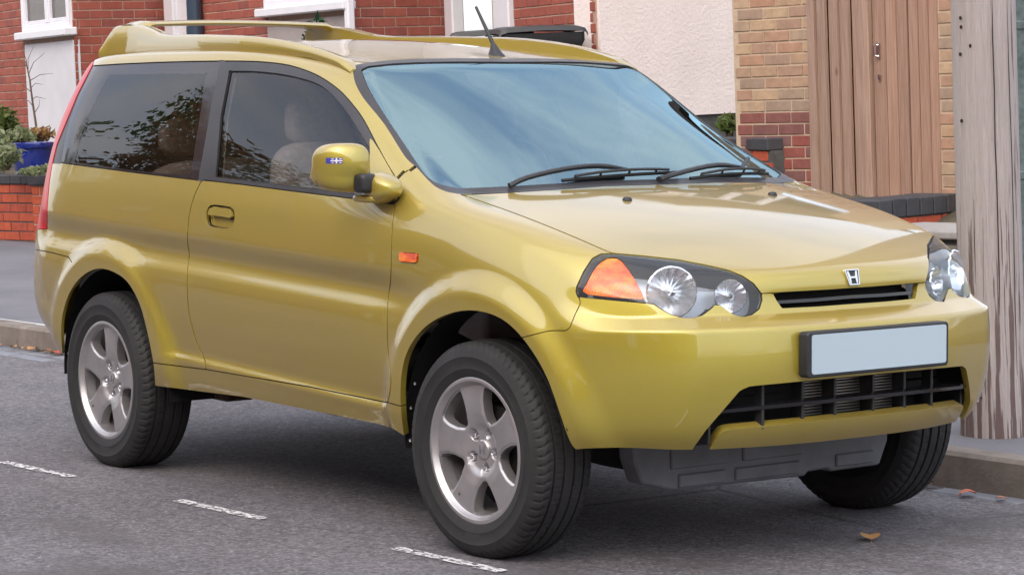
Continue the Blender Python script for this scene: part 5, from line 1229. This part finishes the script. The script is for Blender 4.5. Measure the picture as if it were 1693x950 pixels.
# bare twiggy sapling against the white panel
rnd = random.Random(12); t0 = W(at_depth(61, 222, 22.0)); o = empty('bare_sapling', 'bare twiggy sapling standing in front of the white rendered panel', 'sapling'); o.matrix_world = Matrix.Translation(t0)
H_ = 136*22/F_PX; ex = wA.e
def sp_(du, dv): return ex*0+Vector((M3@CR))*du*22/F_PX+Vector((0, 0, -dv*22/F_PX))
MB().tube([sp_(3, 40), sp_(1, 0), sp_(-4, -50), sp_(-7, -90), sp_(-12, -120)], [.012, .011, .009, .007, .004], 7).build('trunk', 'bark', o)
for a, b, c_ in (((-6, -70), (-20, -82), (-34, -90)), ((-7, -88), (8, -98), (32, -100)), ((-9, -98), (-2, -118), (20, -134)), ((-11, -112), (-22, -128), (-32, -140)), ((-9, -104), (0, -124), (2, -144)), ((-6, -76), (4, -84), (14, -82)), ((-4, -58), (6, -62), (18, -58)), ((-10, -108), (-16, -122), (-18, -144)), ((-3, -45), (-14, -55), (-22, -58)), ((-2, -35), (4, -46), (8, -58))):
    MB().tube([sp_(*a), sp_(*b)+Vector((rnd.uniform(-.03, .03),)*2+(0,)), sp_(*c_)], [.004, .003, .0012], 5).build('twig', 'bark', o)
# ------------------------------------------------------------------ the other side of the street (seen in the paint and the glass)
DOORC = [(n_, simple('door_'+n_, c_, .4).name) for n_, c_ in (('yellow', (.6, .4, .05)), ('purple', (.12, .03, .16)), ('cream', (.6, .55, .42)), ('turquoise', (.03, .3, .3)), ('black', (.01, .01, .012)), ('white', (.7, .7, .7)), ('scarlet', (.45, .02, .02)), ('grey', (.2, .2, .22)), ('orange', (.6, .2, .03)), ('olive', (.15, .15, .03)), ('pink', (.6, .25, .3)), ('navy', (.01, .015, .08)), ('tan', (.4, .25, .12)))]
def far_house(x0, w_, label, i):
    o = empty('terraced_house', label, 'house', 'terraced houses across the street'); o.matrix_world = S4 @ Matrix.Translation((x0, -13.2, 0)); 
    MB().box(0, w_, -8, 0, -.5, 6.2).build('wall', 'brickwork', o, smooth=False)
    m = MB().add([(0, .3, 6.2), (w_, .3, 6.2), (w_, -4, 9.2), (0, -4, 9.2), (0, -8, 6.2), (w_, -8, 6.2)], [(0, 1, 2, 3), (3, 2, 5, 4), (0, 3, 4), (1, 5, 2)]); m.build('roof', 'roof_tile', o, smooth=False)
    for (a, b, c, d) in ((.7, 2.1, 1.0, 2.5), (w_-2.0, w_-.8, 3.3, 4.6), (.8, 2.0, 3.3, 4.6)):
        f = MB().box(a, b, -.02, .05, c, d).build('window', 'white_plastic', o, smooth=False); MB().box(a+.08, b-.08, .05, .06, c+.08, d-.08).build('pane', 'house_glass', f, smooth=False); MB().box(a-.08, b+.08, 0, .14, c-.1, c).build('sill', 'white_plastic', f, smooth=False)
    MB().box(w_-1.5, w_-.6, 0, .06, .1, 2.2).build('door', DOORC[i][1], o, smooth=False)
for i in range(13): far_house(-40+i*7.6, 7.5, 'plain red brick terraced house across the road with a %s front door' % DOORC[i][0], i)
def street_tree(x_, y_, h_, mat, label, seed):
    rnd = random.Random(seed); o = empty('street_tree', label, 'tree', 'trees across the street'); o.matrix_world = S4 @ Matrix.Translation((x_, y_, 0)); MB().tube([(0, 0, -.2), (.05, .02, h_*.3), (0, .1, h_*.55), (.1, 0, h_*.8)], [.2, .15, .1, .04], 10).build('trunk', 'bark', o); m = MB()
    for k in range(16):
        a = rnd.uniform(0, 6.3); R_ = h_*.22*rnd.random()**.5*1.4; c = (R_*cos(a), R_*sin(a), h_*rnd.uniform(.42, .95)); V, F = cloud(330, c, (h_*.13,)*3, .11, rnd, elong=1.6); m.add(V, F); MB().tube([(0, 0, h_*.35), (c[0]*.5, c[1]*.5, c[2]*.8), c], [.05, .03, .01], 5).build('limb', 'bark', o)
    mk('crown', m.v, m.f, mat, o, smooth=False)
for a in ((-17.5, -10.4, 8.2, 'leaf_brown', 'tall russet leaved street tree in a front garden across the road', 21), (-24.0, -10.8, 9.2, 'leaf_green', 'tall mid green street tree in a front garden across the road', 22), (-11.5, -11.0, 5.2, 'leaf_brown', 'small russet tree in a front garden across the road', 23), (-30.5, -10.2, 7.2, 'leaf_green', 'yellow green street tree in a front garden across the road', 24)): street_tree(*a)
